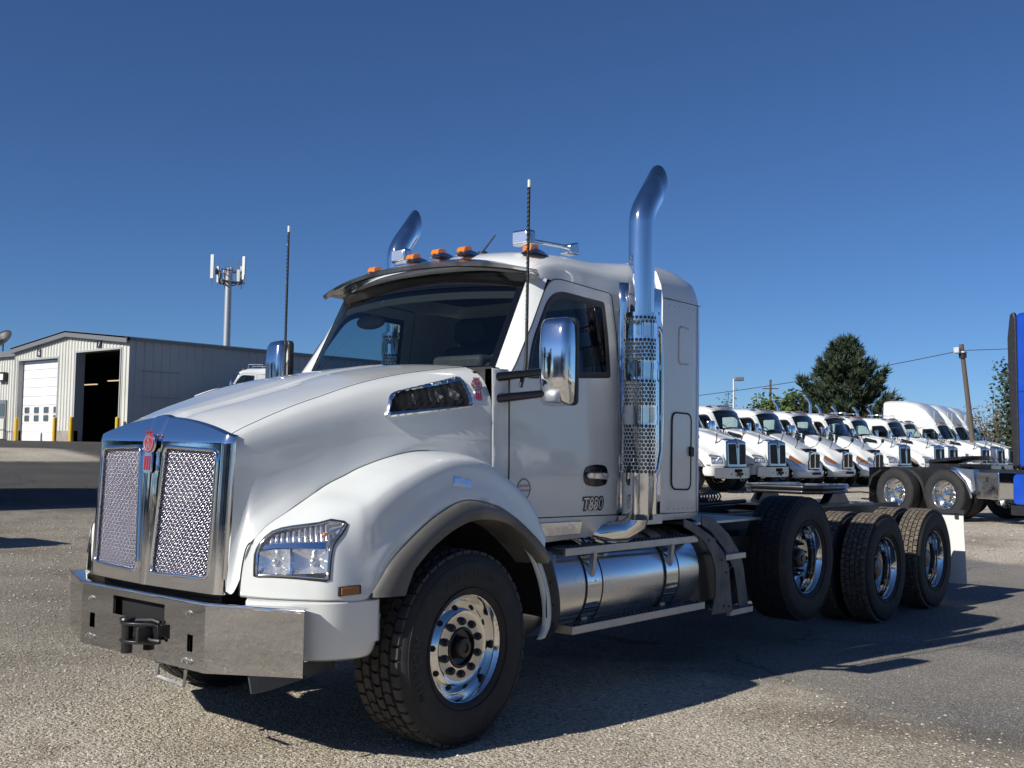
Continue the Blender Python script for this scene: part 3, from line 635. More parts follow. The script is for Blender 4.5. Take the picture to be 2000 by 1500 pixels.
# ---------------------------------------------------------------- bumper
def holes_panel(y0, y1, z0, z1, holes):
    ysx = sorted({y0, y1, *[h[0] for h in holes], *[h[1] for h in holes]}); zs = sorted({z0, z1, *[h[2] for h in holes], *[h[3] for h in holes]}); out = []
    for i in range(len(ysx)-1):
        for j in range(len(zs)-1):
            cy, cz = (ysx[i]+ysx[i+1])/2, (zs[j]+zs[j+1])/2
            if not any(h[0] < cy < h[1] and h[2] < cz < h[3] for h in holes): out.append((ysx[i], ysx[i+1], zs[j], zs[j+1]))
    return out
b = MB(); HO = [(-.27, .24, .685, .785), (-.515, -.46, .585, .665), (.455, .505, .575, .66)]
for a, c, d, e in holes_panel(-.605, .605, .485, .815, HO): b.add([(1.25, a, d), (1.25, c, d), (1.25, c, e), (1.25, a, e)], [(0, 1, 2, 3)])
for a, c, d, e in HO: 
    for q in ([(a, d), (c, d)], [(c, d), (c, e)], [(c, e), (a, e)], [(a, e), (a, d)]): b.add([(1.25, *q[0]), (1.25, *q[1]), (1.235, *q[1]), (1.235, *q[0])], [(0, 1, 2, 3)])
pl = [(1.015, -1.075, .505), (1.0, -1.075, .5), (1.242, -.628, .485), (1.25, -.605, .485), (1.25, .605, .485), (1.242, .628, .485), (1.015, 1.075, .505)]
for s in (1, -1):
    A, B_, C_ = np.array((1.25, s*.605)), np.array((1.243, s*.628)), np.array((1.05, s*1.13))
    for p, q, zp, zq in ((A, B_, .485, .486), (B_, C_, .486, .508)):
        b.add([(*p, zp), (*q, zq), (*q, .815), (*p, .815)], [(0, 1, 2, 3)])
    b.add([(*C_, .508), (*C_, .815), (C_[0]-.03, C_[1]-.03, .815), (C_[0]-.03, C_[1]-.03, .508)], [(0, 1, 2, 3)])
path = [(1.05, -1.13), (1.243, -.628), (1.25, -.605), (1.25, .605), (1.243, .628), (1.05, 1.13)]
nin = [(-.06, .035), (-.068, .02), (-.07, 0), (-.07, 0), (-.068, -.02), (-.06, -.035)]
b.grid([[(x, y, .815), (x+n[0]*.06, y+n[1]*.06, .824), (x+n[0]*.25, y+n[1]*.25, .830), (x+n[0], y+n[1], .833)] for (x, y), n in zip(path, nin)])
b.grid([[(x, y, .485 if i in (1, 2, 3, 4) else .508), (x+n[0], y+n[1], .48 if i in (1, 2, 3, 4) else .503)] for i, ((x, y), n) in enumerate(zip(path, nin))])
bump = mk('bumper', b, 'bumper_steel', T)
b = MB(); b.tube([(x+n[0]*.09, y+n[1]*.09, .824) for (x, y), n in zip(path, nin)], .009, 8); mk('bumper_top_edge', b, 'chrome', bump, smooth=60)
b = MB(); b.bx(1.10, 1.20, -.58, .58, .5, .80); mk('bumper_back', b, 'dark', bump)
for y, z in ((-.50, .745), (.465, .765), (-.52, .535), (-.475, .533), (.44, .527), (.485, .525)):
    q = MB(); q.cyl((1.25, y, z), (1.255, y, z), .016, .015, 14); q.cyl((1.255, y, z), (1.268, y, z), .011, .009, 6); mk('bolt', q, 'alu_step', bump)
# tow pin bracket
q = MB(); q.bx(1.235, 1.262, -.04, .20, .575, .675); 
for z in (.672, .578): q.prism(roundpoly([(1.25, .19), (1.25, -.05), (1.335, -.06), (1.355, .0), (1.335, .07)], .03), 'z', z-.009, z+.009)
q.bx(1.25, 1.345, .125, .15, .585, .665); tw = mk('tow_bracket', q, 'black_paint', bump, bevel=.004)
q = MB(); q.cyl((1.315, -.005, .515), (1.315, -.005, .69), .030, .030, 16); q.cyl((1.315, -.005, .69), (1.315, -.005, .70), .044, .04, 16); q.tube([(1.30, .06, .69), (1.27, .17, .70), (1.26, .22, .69)], .012, 8); mk('tow_pin', q, 'black_paint', tw, smooth=40)
q = MB(); q.tube([(1.262, .02, .615), (1.29, .19, .60), (1.27, .235, .598)], .009, 6); mk('tow_handle', q, 'frame_black', tw, smooth=40)
q = MB(); q.tube([(1.20, .17, .49), (1.235, .17, .47), (1.235, .175, .405), (1.225, .40, .388), (1.22, .405, .47)], .011, 4); mk('tow_loop', q, 'alu_step', bump)
q = MB(); q.prism([(1.03, .40), (1.13, .40), (1.15, .49), (.60, .52), (.60, .45)], 'y', .83, .842); mk('under_plate', q, 'plate_grey', bump, bevel=.003)
# ---------------------------------------------------------------- cab shell
def ysd(z): return float(np.interp(z, [1.0, 1.15, 1.5, 2.05, 2.40, 2.66, 2.74, 2.82, 2.90], [1.035, 1.045, 1.055, 1.045, 1.012, .972, .955, .925, .87]))
DO = roundpoly([(-.535, 1.20), (-1.700, 1.185), (-1.705, 2.705), (-1.02, 2.742), (-.60, 2.13), (-.535, 2.06)], [.02, .05, .03, .14, .10, .05], 6)
WI = roundpoly([(-.70, 2.055), (-1.60, 2.11), (-1.605, 2.635), (-1.02, 2.66), (-.77, 2.30)], [.03, .03, .03, .16, .12], 7)
def ringgrid(A, B_, n, K):
    ce = np.array(A).mean(0)*.5+np.array(B_).mean(0)*.5; ce = np.array(B_).mean(0)
    angs = sorted(set([round(math.atan2(p[1]-ce[1], p[0]-ce[0]), 5) for p in list(A)+list(B_)]+[round(a, 5) for a in np.linspace(-math.pi, math.pi, n)[:-1]]))
    def cast(poly, a):
        d = (math.cos(a), math.sin(a)); best = None
        for i in range(len(poly)):
            p = np.array(poly[i]); q = np.array(poly[(i+1) % len(poly)]); e = q-p; den = d[0]*e[1]-d[1]*e[0]
            if abs(den) < 1e-12: continue
            w_ = p-ce; t = (w_[0]*e[1]-w_[1]*e[0])/den; u = (w_[0]*d[1]-w_[1]*d[0])/den
            if t > 0 and -1e-6 <= u <= 1+1e-6: best = t if best is None else max(best, t)
        return ce+np.array(d)*(best or 0)
    out = []
    for a in angs+angs[:1]:
        o, i = cast(A, a), cast(B_, a); out.append([i+(o-i)*k/K for k in range(K+1)])
    return out
def shrink(poly, d):
    P_ = np.array(poly); ce = (P_.min(0)+P_.max(0))/2; h = (P_.max(0)-P_.min(0))/2; return [tuple(ce+(p-ce)*(h-d)/h) for p in P_]
def door(s):
    b = MB(); rg = ringgrid(DO, WI, 72, 10); b.grid([[(x, ysd(z)+.003, z) for x, z in r] for r in rg])
    d = mk('door', flipy(b, s), 'white_paint', T, smooth=50)
    b = MB(); b.tube([(x, ysd(z)+.0015, z) for x, z in resample(DO, 160)], .0045, 5, closed=True); mk('door_gap', flipy(b, s), 'seam', d)
    fr = shrink(WI, .045); b = MB(); b.grid([[(x, ysd(z)+(.009 if k in (1,) else .004), z) for k, (x, z) in enumerate(r)] for r in ringgrid(WI, fr, 60, 2)]); mk('window_seal', flipy(b, s), 'black_plastic', d, smooth=40)
    b = MB(); K = 8; ce = np.array(fr).mean(0); rr = [[(ce+(np.array(p)-ce)*k/K*1.01) for p in fr+fr[:1]] for k in range(1, K+1)]
    b.grid([[(x, ysd(z)+.001, z) for x, z in r] for r in rr]); b.add([(x, ysd(z)+.001, z) for x, z in rr[0][:-1]], [tuple(range(len(fr)))]); mk('window', flipy(b, s), 'window_glass', d, smooth=60)
    # handle recess and lever
    y = ysd(1.45)+.004; b = MB(); b.prism(roundpoly([(-1.30, 1.395), (-1.42, 1.375), (-1.54, 1.39), (-1.56, 1.45), (-1.54, 1.515), (-1.42, 1.53), (-1.30, 1.51), (-1.275, 1.45)], .07), 'y', y-.004, y+.004); h = mk('handle_recess', flipy(b, s), 'frit', d, bevel=.003)
    b = MB(); b.prism(roundpoly([(-1.30, 1.435), (-1.525, 1.425), (-1.53, 1.47), (-1.30, 1.475)], .02), 'y', y+.004, y+.03); mk('door_handle', flipy(b, s), 'chrome', h, bevel=.008, seg=3)
    y = ysd(1.27)+.004
    t = text('model_badge', 'T880', .112, 'frit', d, frame((-1.387, s*y, 1.264), (-s, 0, 0), (0, 0, 1)), ext=.004, shear=.22, sx=.95, bold=.010)
    t = text('badge_face', 'T880', .110, 'silver_letter', d, frame((-1.387, s*(y+.003), 1.265), (-s, 0, 0), (0, 0, 1)), ext=.0025, shear=.22, sx=.95)
    y = ysd(1.38)+.004; b = MB(); b.cyl((-.675, y, 1.378), (-.675, y+.002, 1.378), .070, .070, 36); st = mk('door_sticker', flipy(b, s), 'paper', d)
    for r in (.064, .058):
        b = MB(); b.tube([(-.675+r*math.cos(a), y+.002, 1.378+r*math.sin(a)) for a in np.linspace(0, 2*math.pi, 40)[:-1]], .0018, 4, closed=True); mk('sticker_ring', flipy(b, s), 'black_plastic', st)
    for tx, zz in (('CERTIFIED', 1.396), ('CLEAN IDLE', 1.368)): text('sticker_text', tx, .023, 'sticker_red', st, frame((-.675, s*(y+.0025), zz), (-s, 0, 0), (0, 0, 1)), ext=.0006)
sided(door)
# windshield, pillars, roof
def wsp(u, v):   # u across -1..1, v up 0..1
    y = u*(.895-.015*v); bow = .13*(1-u*u); return (-.555-.345*v+bow*(1-.15*v), y, 2.085+(.665+.035*(1-u*u))*v)
b = MB(); b.grid([[wsp(u, v) for u in np.linspace(-1, 1, 25)] for v in np.linspace(0, 1, 13)]); mk('windshield', b, 'windshield_glass', T, smooth=80)
b = MB(); n = 24
for (u0, u1, v0, v1) in ((-1, 1, .86, 1.0), (-1, 1, 0, .07), (-1, -.965, .07, .86), (.955, 1, .07, .86)):
    b.grid([[np.array(wsp(u, v))+np.array([.003, 0, .002]) for u in np.linspace(u0, u1, 25)] for v in np.linspace(v0, v1, 9)])
mk('windshield_border', b, 'frit', T, smooth=60)
def pillar(s):
    A = [np.array(wsp(1, v)) for v in np.linspace(-.05, 1.0, 14)]; Bq = cr([(-.53, 1.047, 2.02), (-.60, 1.038, 2.13), (-.74, 1.018, 2.33), (-.90, .985, 2.57), (-1.0, .957, 2.72)], 14)
    b = MB(); rw = []
    for a, c in zip(A, Bq):
        m = (a+c)/2+np.array([.004, .006, .002]); rw.append([a+np.array([-.03, -.01, -.01]), a+np.array([-.004, 0, 0]), a*.75+m*.25, m, c*.75+m*.25, c, c+np.array([-.02, -.02, 0])])
    b.grid(rw); mk('windshield_pillar', flipy(b, s), 'white_paint', T, smooth=60)
sided(pillar)
def roof_section(x, zc, zs, ye):
    return [(x, 0, zc), (x, .3, zc-.006), (x, .55, zc-.025), (x, .74, zc-.06), (x, .85, zc-.105), (x, ye-.03, zc*.45+zs*.55), (x, ye, zs+.03), (x, ye+.008, zs)]
rs = [roof_section(-.885, 2.822, 2.71, .90), roof_section(-.92, 2.872, 2.715, .925), roof_section(-1.0, 2.935, 2.72, .943), roof_section(-1.15, 2.985, 2.715, .952), roof_section(-1.4, 3.01, 2.71, .956), roof_section(-1.8, 3.022, 2.70, .965), [(-2.25, 0, 3.034), (-2.25, .3, 3.032), (-2.25, .55, 3.026), (-2.25, .76, 3.012), (-2.25, .88, 2.972), (-2.25, .955, 2.90), (-2.25, .995, 2.79), (-2.25, 1.005, 2.70)]]
b = MB(); b.grid(crgrid(rs, 30, 26)); b.mirror_y(); mk('cab_roof', b, 'white_paint', T, smooth=60)
def cabside(s):
    b = MB(); zz = np.linspace(1.10, 2.71, 14)
    b.grid([[(-1.70, ysd(z), z) for z in zz], [(-1.95, ysd(z), z) for z in zz], [(-2.26, ysd(z), z) for z in zz]])
    zz = np.linspace(1.30, 2.10, 8); b.grid([[(-.392, ysd(z)-.010, z) for z in zz], [(-.40, ysd(z)-.003, z) for z in zz], [(-.535, ysd(z), z) for z in zz]])
    b.grid([[(-.70, 1.045, 1.195), (-.72, 1.04, 1.10), (-.74, 1.01, 1.03)], [(-1.55, 1.045, 1.185), (-1.54, 1.04, 1.10), (-1.50, 1.01, 1.05)], [(-1.70, 1.045, 1.18), (-1.66, 1.04, 1.13), (-1.58, 1.01, 1.10)]])
    mk('cab_side', flipy(b, s), 'white_paint', T, smooth=50)
    b = MB(); b.bx(-.43, -.40, .70, 1.03, 1.4, 2.11); mk('cowl_side', flipy(b, s), 'black_plastic', T)
    b = MB(); b.prism([(-.79, 1.075), (-1.26, 1.075), (-1.28, 1.16), (-.79, 1.165)], 'y', 1.038, 1.055); mk('kick_plate', flipy(b, s), 'mirror_steel', T, bevel=.004)
sided(cabside)
# cowl, interior
b = MB(); b.bx(-.62, -.38, -.90, .90, 1.5, 2.085); mk('cowl', b, 'black_plastic', T)
b = MB(); b.grid([[(-.60, y, 2.05), (-.72, y, 2.16), (-.95, y, 2.13), (-1.05, y, 1.95), (-1.05, y, 1.5)] for y in np.linspace(-.94, .94, 3)]); dash = mk('dashboard', b, 'interior', T, smooth=40, solid=.02)
b = MB(); b.bx(-.95, -.66, .26, .70, 2.12, 2.22); mk('instrument_hood', b, 'interior', dash, bevel=.03)
b = MB(); ca = np.array([-1.12, .46, 2.12]); e1 = np.array([0, 1., 0]); e2 = np.array([-.55, 0, .83])
b.tube([ca+(e1*math.cos(a)+e2*math.sin(a))*.225 for a in np.linspace(0, 2*math.pi, 32)[:-1]], .017, 8, closed=True); b.tube([ca-e1*.22, ca, ca+e1*.22], .016, 6); b.tube([ca, ca+np.array([.2, 0, -.2])], .03, 8); mk('steering_wheel', b, 'black_plastic', T, smooth=60)
for y in (.46, -.46):
    b = MB(); b.bx(-1.78, -1.25, y-.26, y+.26, 1.62, 1.78); se = mk('seat', b, 'interior', T, bevel=.05)
    b = MB(); b.bx(-1.90, -1.75, y-.25, y+.25, 1.75, 2.42); mk('seat_back', b, 'interior', se, bevel=.06)
    b = MB(); b.bx(-1.88, -1.77, y-.15, y+.15, 2.44, 2.62); mk('headrest', b, 'interior', se, bevel=.04)
b = MB(); b.bx(-2.235, -2.20, -.93, .93, 1.3, 2.70); b.bx(-2.235, -.5, -1.0, 1.0, 1.28, 1.32); b.bx(-2.2, -1.02, -.88, .88, 2.80, 2.83); mk('cab_lining', b, 'interior', T)
# roof header visor inside (dark sun visors)
b = MB(); b.grid([[np.array(wsp(u, v))+np.array([-.04, 0, -.02]) for u in np.linspace(-.96, .96, 17)] for v in (.78, .98)]); mk('header_band', b, 'dark', T, smooth=60)
b = MB(); b.ball((-1.0, -.72, 2.545), (.05, .15, .055), 18, 10); mk('look_down_mirror', b, 'interior_grey', T, smooth=60)
# sun visor on the outside of the roof
b = MB(); rw = []
for u in np.linspace(-1, 1, 31):
    y = u*1.035; a = abs(u); e = a**3
    rear = np.array((-.905-.02*e, u*.955, 2.892-.165*a**2.6)); front = np.array((-.695-.105*a**2.2, y, 2.858-.112*a**2.4))
    mid = (rear+front)/2+np.array([0, 0, .018*(1-e)]); rw.append([rear, mid, front, front+np.array([-.004, 0, -.028*(1-.5*e)]), front+np.array([-.02, 0, -.032])])
b.grid(rw); mk('sun_visor', b, 'visor_steel', T, smooth=40, solid=.003)
for k in range(9):
    u = -.8+.2*k; q = MB(); q.ball((-.885, u*.95, 2.896-.165*abs(u)**2.6), .007, 8, 5); mk('visor_screw', q, 'silver_letter', T, smooth=60)
# wipers
for s, y0, y1 in ((1, .05, .62), (-1, -.72, -.12)):
    b = MB(); p0 = np.array(wsp((y0)/.89, .02))+np.array([.03, 0, .01]); p1 = np.array(wsp(y1/.89, .045))+np.array([.02, 0, .01]); b.tube([p0, (p0+p1)/2+np.array([.02, 0, .02]), p1], .009, 6); b.tube([p1+(p0-p1)*1.05+np.array([0, 0, .01]), p1+np.array([0, 0, .012])], .006, 5); mk('wiper', b, 'black_plastic', T, smooth=50)
# roof lights
for x, y, z in ((-1.08, -.76, 2.925), (-.985, -.25, 2.955), (-.985, 0, 2.965), (-.985, .25, 2.955), (-1.08, .76, 2.925)):
    b = MB(); b.grid([[(x+dx, y+w_*t, z+h*(1-abs(t)**2.5)-.012) for t in np.linspace(-1, 1, 11)] for dx, w_, h in ((.075, .012, .006), (.05, .055, .028), (0, .062, .05), (-.09, .05, .038), (-.20, .012, .01))])
    r = mk('roof_light', b, 'visor_steel', T, smooth=60)
    b = MB(); b.prism(roundpoly([(x+.062, z+.002), (x+.045, z+.044), (x-.02, z+.052), (x-.04, z+.002)], .016), 'y', y-.036, y+.036); mk('roof_light_lens', b, 'amber', r, bevel=.011, seg=3)
for s in (1, -1):
    b = MB(); b.box((-1.185, s*.60, 3.055), (.075, .155, .105)); l = mk('roof_lamp', b, 'soft_chrome', T, bevel=.015, seg=3)
    b = MB(); b.box((-1.145, s*.60, 3.055), (.012, .128, .08)); mk('roof_lamp_face', b, 'lens_chrome', l, bevel=.006)
    b = MB(); b.tube([(-1.22, s*.62, 3.045), (-1.6, s*.66, 3.05)], .014, 8); mk('roof_lamp_arm', b, 'chrome', l, smooth=50)
    b = MB(); b.prism([(-1.57, 3.0), (-1.57, 3.06), (-1.66, 3.09), (-1.68, 3.0)], 'y', s*.66-.05, s*.66+.05); mk('horn_bell', b, 'soft_chrome', l, bevel=.008)
b = MB(); b.tube([(-1.3, .12, 3.0), (-1.3, .12, 3.03)], .035, 10); b.tube([(-1.3, .12, 3.03), (-1.38, .17, 3.16)], [.008, .005], 6); mk('roof_aerial', b, 'black_plastic', T, smooth=50)
# ---------------------------------------------------------------- mirrors and whip aerials
def mirror(s):
    c = np.array((-.655, 1.335, 2.145)); P_ = []
    for z, w_, d in ((-.262, .075, .02), (-.258, .093, .05), (-.235, .103, .075), (-.1, .108, .09), (.08, .108, .092), (.215, .103, .082), (.25, .092, .06), (.262, .065, .03)):
        P_.append([(c[0]+d*math.cos(a)**.6 if math.cos(a) > 0 else c[0]-.0, c[1]+w_*(math.copysign(abs(math.sin(a))**.45, math.sin(a))), c[2]+z) for a in np.linspace(-math.pi/2, math.pi/2, 17)])
    b = MB(); b.grid(P_); b.add(P_[0], [tuple(range(17))]); b.add(P_[-1], [tuple(range(17))])
    ang = R(8); ca, sa = math.cos(ang), math.sin(ang)
    def rt(v): x, y, z = v[0]-c[0], v[1]-c[1], v[2]; return (c[0]+x*ca-y*sa, c[1]+x*sa+y*ca, z)
    b.v = [rt(v) for v in b.v]; m = mk('mirror', flipy(b, s), 'chrome', T, smooth=55)
    b = MB(); b.prism(roundpoly([(c[1]-.112, c[2]-.262), (c[1]+.112, c[2]-.262), (c[1]+.112, c[2]+.262), (c[1]-.112, c[2]+.262)], .035), 'x', c[0]-.05, c[0]-.002); b.v = [rt(v) for v in b.v]; mk('mirror_housing', flipy(b, s), 'black_plastic', m, bevel=.012)
    b = MB(); b.prism(roundpoly([(c[1]-.095, c[2]-.24), (c[1]+.095, c[2]-.24), (c[1]+.095, c[2]+.24), (c[1]-.095, c[2]+.24)], .03), 'x', c[0]-.054, c[0]-.0505); b.v = [rt(v) for v in b.v]; mk('mirror_glass', flipy(b, s), 'chrome', m)
    for z0, z1 in ((2.045, 2.085), (1.915, 1.955)):
        b = MB(); pts = [(-.40, 1.0), (-.45, 1.33)]
        for k, (x, y) in enumerate(pts): pass
        A = np.array((-.43, .985, z0)); Bq = np.array((-.60, 1.29, z1)); d = Bq-A; L = np.linalg.norm(d); d /= L; n = np.cross(d, (0, 0, 1.)); n /= np.linalg.norm(n); up = np.cross(n, d)
        b.grid([[p+n*.032*math.cos(t)*w_+up*.026*math.copysign(abs(math.sin(t))**.7, math.sin(t))*w_ for t in np.linspace(0, 2*math.pi, 13)] for p, w_ in ((A, 1.15), ((A+Bq)/2, 1.), (Bq, .85))]); mk('mirror_arm', flipy(b, s), 'frit', m, smooth=60)
    b = MB(); b.bx(-.47, -.40, .96, 1.035, 1.86, 2.11); mk('mirror_mount', flipy(b, s), 'frit', m, bevel=.012)
    b = MB(); b.tube([(-.53, 1.14, 1.99), (-.555, 1.158, 2.12), (-.558, 1.16, 2.30)], [.013, .012, .0095], 8); b.tube([(-.558, 1.16, 2.30), (-.56, 1.16, 2.8), (-.562, 1.16, 3.215)], [.0095, .0085, .0075], 8); a = mk('whip_aerial', flipy(b, s), 'black_plastic', T, smooth=60)
    b = MB(); hp = [(-.558+.0095*math.cos(t*20), 1.16+.0095*math.sin(t*20), 2.32+t*.9/10) for t in np.linspace(0, 9.9, 200)]; b.tube(hp, .0022, 4); mk('aerial_winding', flipy(b, s), 'black_paint', a)
    b = MB(); b.cyl((-.562, 1.16, 3.205), (-.562, 1.16, 3.25), .0095, .0095, 8); mk('aerial_tip', flipy(b, s), 'white_flat', a)
sided(mirror)
# ---------------------------------------------------------------- sleeper
b = MB(); st = []
for x, zt, ye, zs in ((-2.24, 3.028, 1.045, 2.73), (-2.45, 3.03, 1.048, 2.73), (-2.64, 3.005, 1.048, 2.73), (-2.735, 2.96, 1.045, 2.73), (-2.78, 2.89, 1.03, 2.72), (-2.795, 2.79, 1.0, 2.70)):
    k_ = (zt-2.78)/.255; st.append([(x, 0, zt), (x, .5, zt-.004), (x, .80, zt-.014), (x, .92, zt-.045*k_), (x, .99, zt-.105*k_), (x, ye-.015, zs+.10*k_), (x, ye, zs-.02), (x, ye, 2.4), (x, ye, 1.8), (x, ye, 1.30), (x, ye, 1.16), (x, ye-.02, 1.12), (x, .6, 1.10), (x, 0, 1.10)])
b.add(st[0], [tuple(range(len(st[0])))])
b.grid(st); b.add(st[-1], [tuple(range(len(st[-1])))]); b.mirror_y(); slp = mk('sleeper', b, 'white_paint', T, smooth=40)
def slside(s):
    b = MB(); b.tube([(-2.25, 1.049, 2.735), (-2.775, 1.045, 2.727)], .0028, 5); b.tube([(-2.14, 1.05, 1.172), (-2.775, 1.045, 1.166)], .0028, 5); b.tube([(-2.72, 1.049, 1.16), (-2.72, 1.049, 2.72)], .002, 4); mk('panel_gap', flipy(b, s), 'seam', T)
    do = roundpoly([(-2.36, 1.345), (-2.625, 1.335), (-2.63, 1.90), (-2.365, 1.905)], .06, 6); b = MB(); b.prism(do, 'y', 1.046, 1.053); d = mk('locker_door', flipy(b, s), 'white_paint', T, bevel=.004)
    b = MB(); b.tube([(x, 1.053, z) for x, z in resample(do, 60)], .007, 6, closed=True); mk('locker_seal', flipy(b, s), 'black_plastic', d, smooth=60)
    b = MB(); b.prism(roundpoly([(-2.595, 1.585), (-2.64, 1.58), (-2.645, 1.65), (-2.595, 1.66)], .015), 'y', 1.05, 1.075); mk('locker_latch', flipy(b, s), 'black_plastic', d, bevel=.005)
    b = MB(); b.tube([(-2.585, 1.051, 2.535), (-2.48, 1.052, 2.545), (-2.455, 1.052, 2.52), (-2.455, 1.052, 2.29), (-2.48, 1.052, 2.265), (-2.585, 1.051, 2.27)], .006, 6); mk('vent_outline', flipy(b, s), 'white_flat', T, smooth=60)
    for z in (2.69, 1.20):
        for k in range(6):
            q = MB(); q.ball((-2.33-.066*k, 1.05, z), (.006, .004, .006), 6, 4); mk('rivet', flipy(q, s), 'white_flat', T)
sided(slside)
# ---------------------------------------------------------------- exhaust stacks
SX, SY = -1.718, 1.205
def stack(s):
    b = MB(); path = [(SX, SY, 1.16), (SX, SY, 1.8), (SX, SY, 2.6), (SX, SY, 3.17), (SX-.003, SY, 3.20), (SX-.012, SY, 3.235), (SX-.031, SY, 3.275), (SX-.058, SY, 3.315), (SX-.105, SY, 3.375), (SX-.15, SY, 3.432)]
    P_ = np.array(path); n = 24; rad = [.088]*len(P_); b.tube(P_, rad, n, caps=False)
    # mitre the tip with an upright cut
    k = len(P_)-1
    for j in range(n):
        x, y, z = b.v[k*n+j]; d = np.array(path[-1])-np.array(path[-2]); d /= np.linalg.norm(d); tx = SX-.182; 
        if abs(d[0]) > 1e-6: t = (tx-x)/d[0]; b.v[k*n+j] = (x+d[0]*t, y, z+d[2]*t)
    e = mk('exhaust_stack', flipy(b, s), 'chrome', T, smooth=60, solid=.003)
    b = MB(); q = np.array(path[-2]); b.cyl(q, q+np.array([-.004, 0, .004]), .083, .083, 20); mk('pipe_inside', flipy(b, s), 'dark', e)
    # perforated heat guard: every hole is a real opening
    b = MB(); Rg = .118; a0, a1 = R(-62), R(128); nc = 14; step = Rg*(a1-a0)/nc; z = 1.44; bands = ((1.455, 1.80), (1.90, 2.12), (2.20, 2.40), (2.465, 2.54)); zt_, zb_ = 2.56, 1.42
    def gp(u, z): a = a0+u/Rg; return (SX+Rg*math.cos(a), SY+Rg*math.sin(a), z)
    W_ = Rg*(a1-a0)
    zc = zb_; row = 0
    while zc+step*.9 <= zt_:
        inb = any(lo <= zc and zc+step*.9 <= hi for lo, hi in bands)
        sh = (row % 2)*step*.5
        for c in range(-1, nc):
            u0, u1 = max(0, c*step+sh), min(W_, (c+1)*step+sh)
            if u1-u0 < 1e-4: continue
            za, zd = zc, zc+step*.9; 
            if inb and u1-u0 > step*.9:
                cu, cz = (u0+u1)/2, (za+zd)/2; m = 8; oc = [(u1, cz), (u1, zd), (cu, zd), (u0, zd), (u0, cz), (u0, za), (cu, za), (u1, za)]
                ic = [(cu+.0125*math.cos(math.pi*i/4), cz+.0125*math.sin(math.pi*i/4)) for i in range(8)]
                b.add([gp(*p) for p in oc]+[gp(*p) for p in ic], [(i, (i+1) % 8, 8+(i+1) % 8, 8+i) for i in range(8)])
            else: b.add([gp(u0, za), gp(u1, za), gp(u1, zd), gp(u0, zd)], [(0, 1, 2, 3)])
        zc += step*.9; row += 1
    b.grid([[gp(u, z) for u in np.linspace(0, W_, 20)] for z in (1.20, 1.30, 1.42)])
    mk('heat_guard', flipy(b, s), 'chrome', e, smooth=60)
    b = MB(); b.cyl((SX, SY, 1.20), (SX, SY, 2.54), .104, .104, 20); mk('muffler', flipy(b, s), 'plate_grey', e, smooth=60)
    for z in (2.19, 1.85, 1.43):
        b = MB(); b.lathe([(.1195, z-.018), (.122, z-.018), (.122, z+.018), (.1195, z+.018)], 30, 'z', (SX, SY, 0)); mk('clamp_band', flipy(b, s), 'chrome', e, smooth=40)
    b = MB(); b.tube([(-1.80, 1.26, 2.44), (-1.82, 1.285, 2.455), (-1.84, 1.29, 2.42), (-1.845, 1.29, 2.2), (-1.85, 1.29, 1.62), (-1.83, 1.28, 1.50), (-1.79, 1.25, 1.38)], .0165, 10); mk('grab_handle', flipy(b, s), 'chrome', e, smooth=60)
    b = MB(); b.tube([(SX, SY, 1.22), (SX+.005, SY-.02, 1.14), (SX+.06, SY-.08, 1.08), (SX+.18, SY-.2, 1.06), (SX+.30, SY-.35, 1.09), (SX+.32, SY-.6, 1.10)], .075, 16); mk('exhaust_elbow', flipy(b, s), 'polished_alu', e, smooth=60)
    b = MB(); pl_ = [(-1.672, 1.052), (-1.735, 1.098), (-1.78, 1.10), (-2.135, 1.10), (-2.14, 1.058)]
    b.grid([[(x, y, z) for z in np.linspace(1.178, 2.775, 12)] for x, y in pl_]); p = mk('stack_shield', flipy(b, s), 'mirror_steel', T, smooth=25, solid=.003)
    for z in (2.60, 2.44, 2.12, 1.46):
        q = MB(); q.ball((-2.10, 1.101, z), (.009, .005, .009), 8, 5); mk('screw', flipy(q, s), 'frame_black', p)
sided(stack)
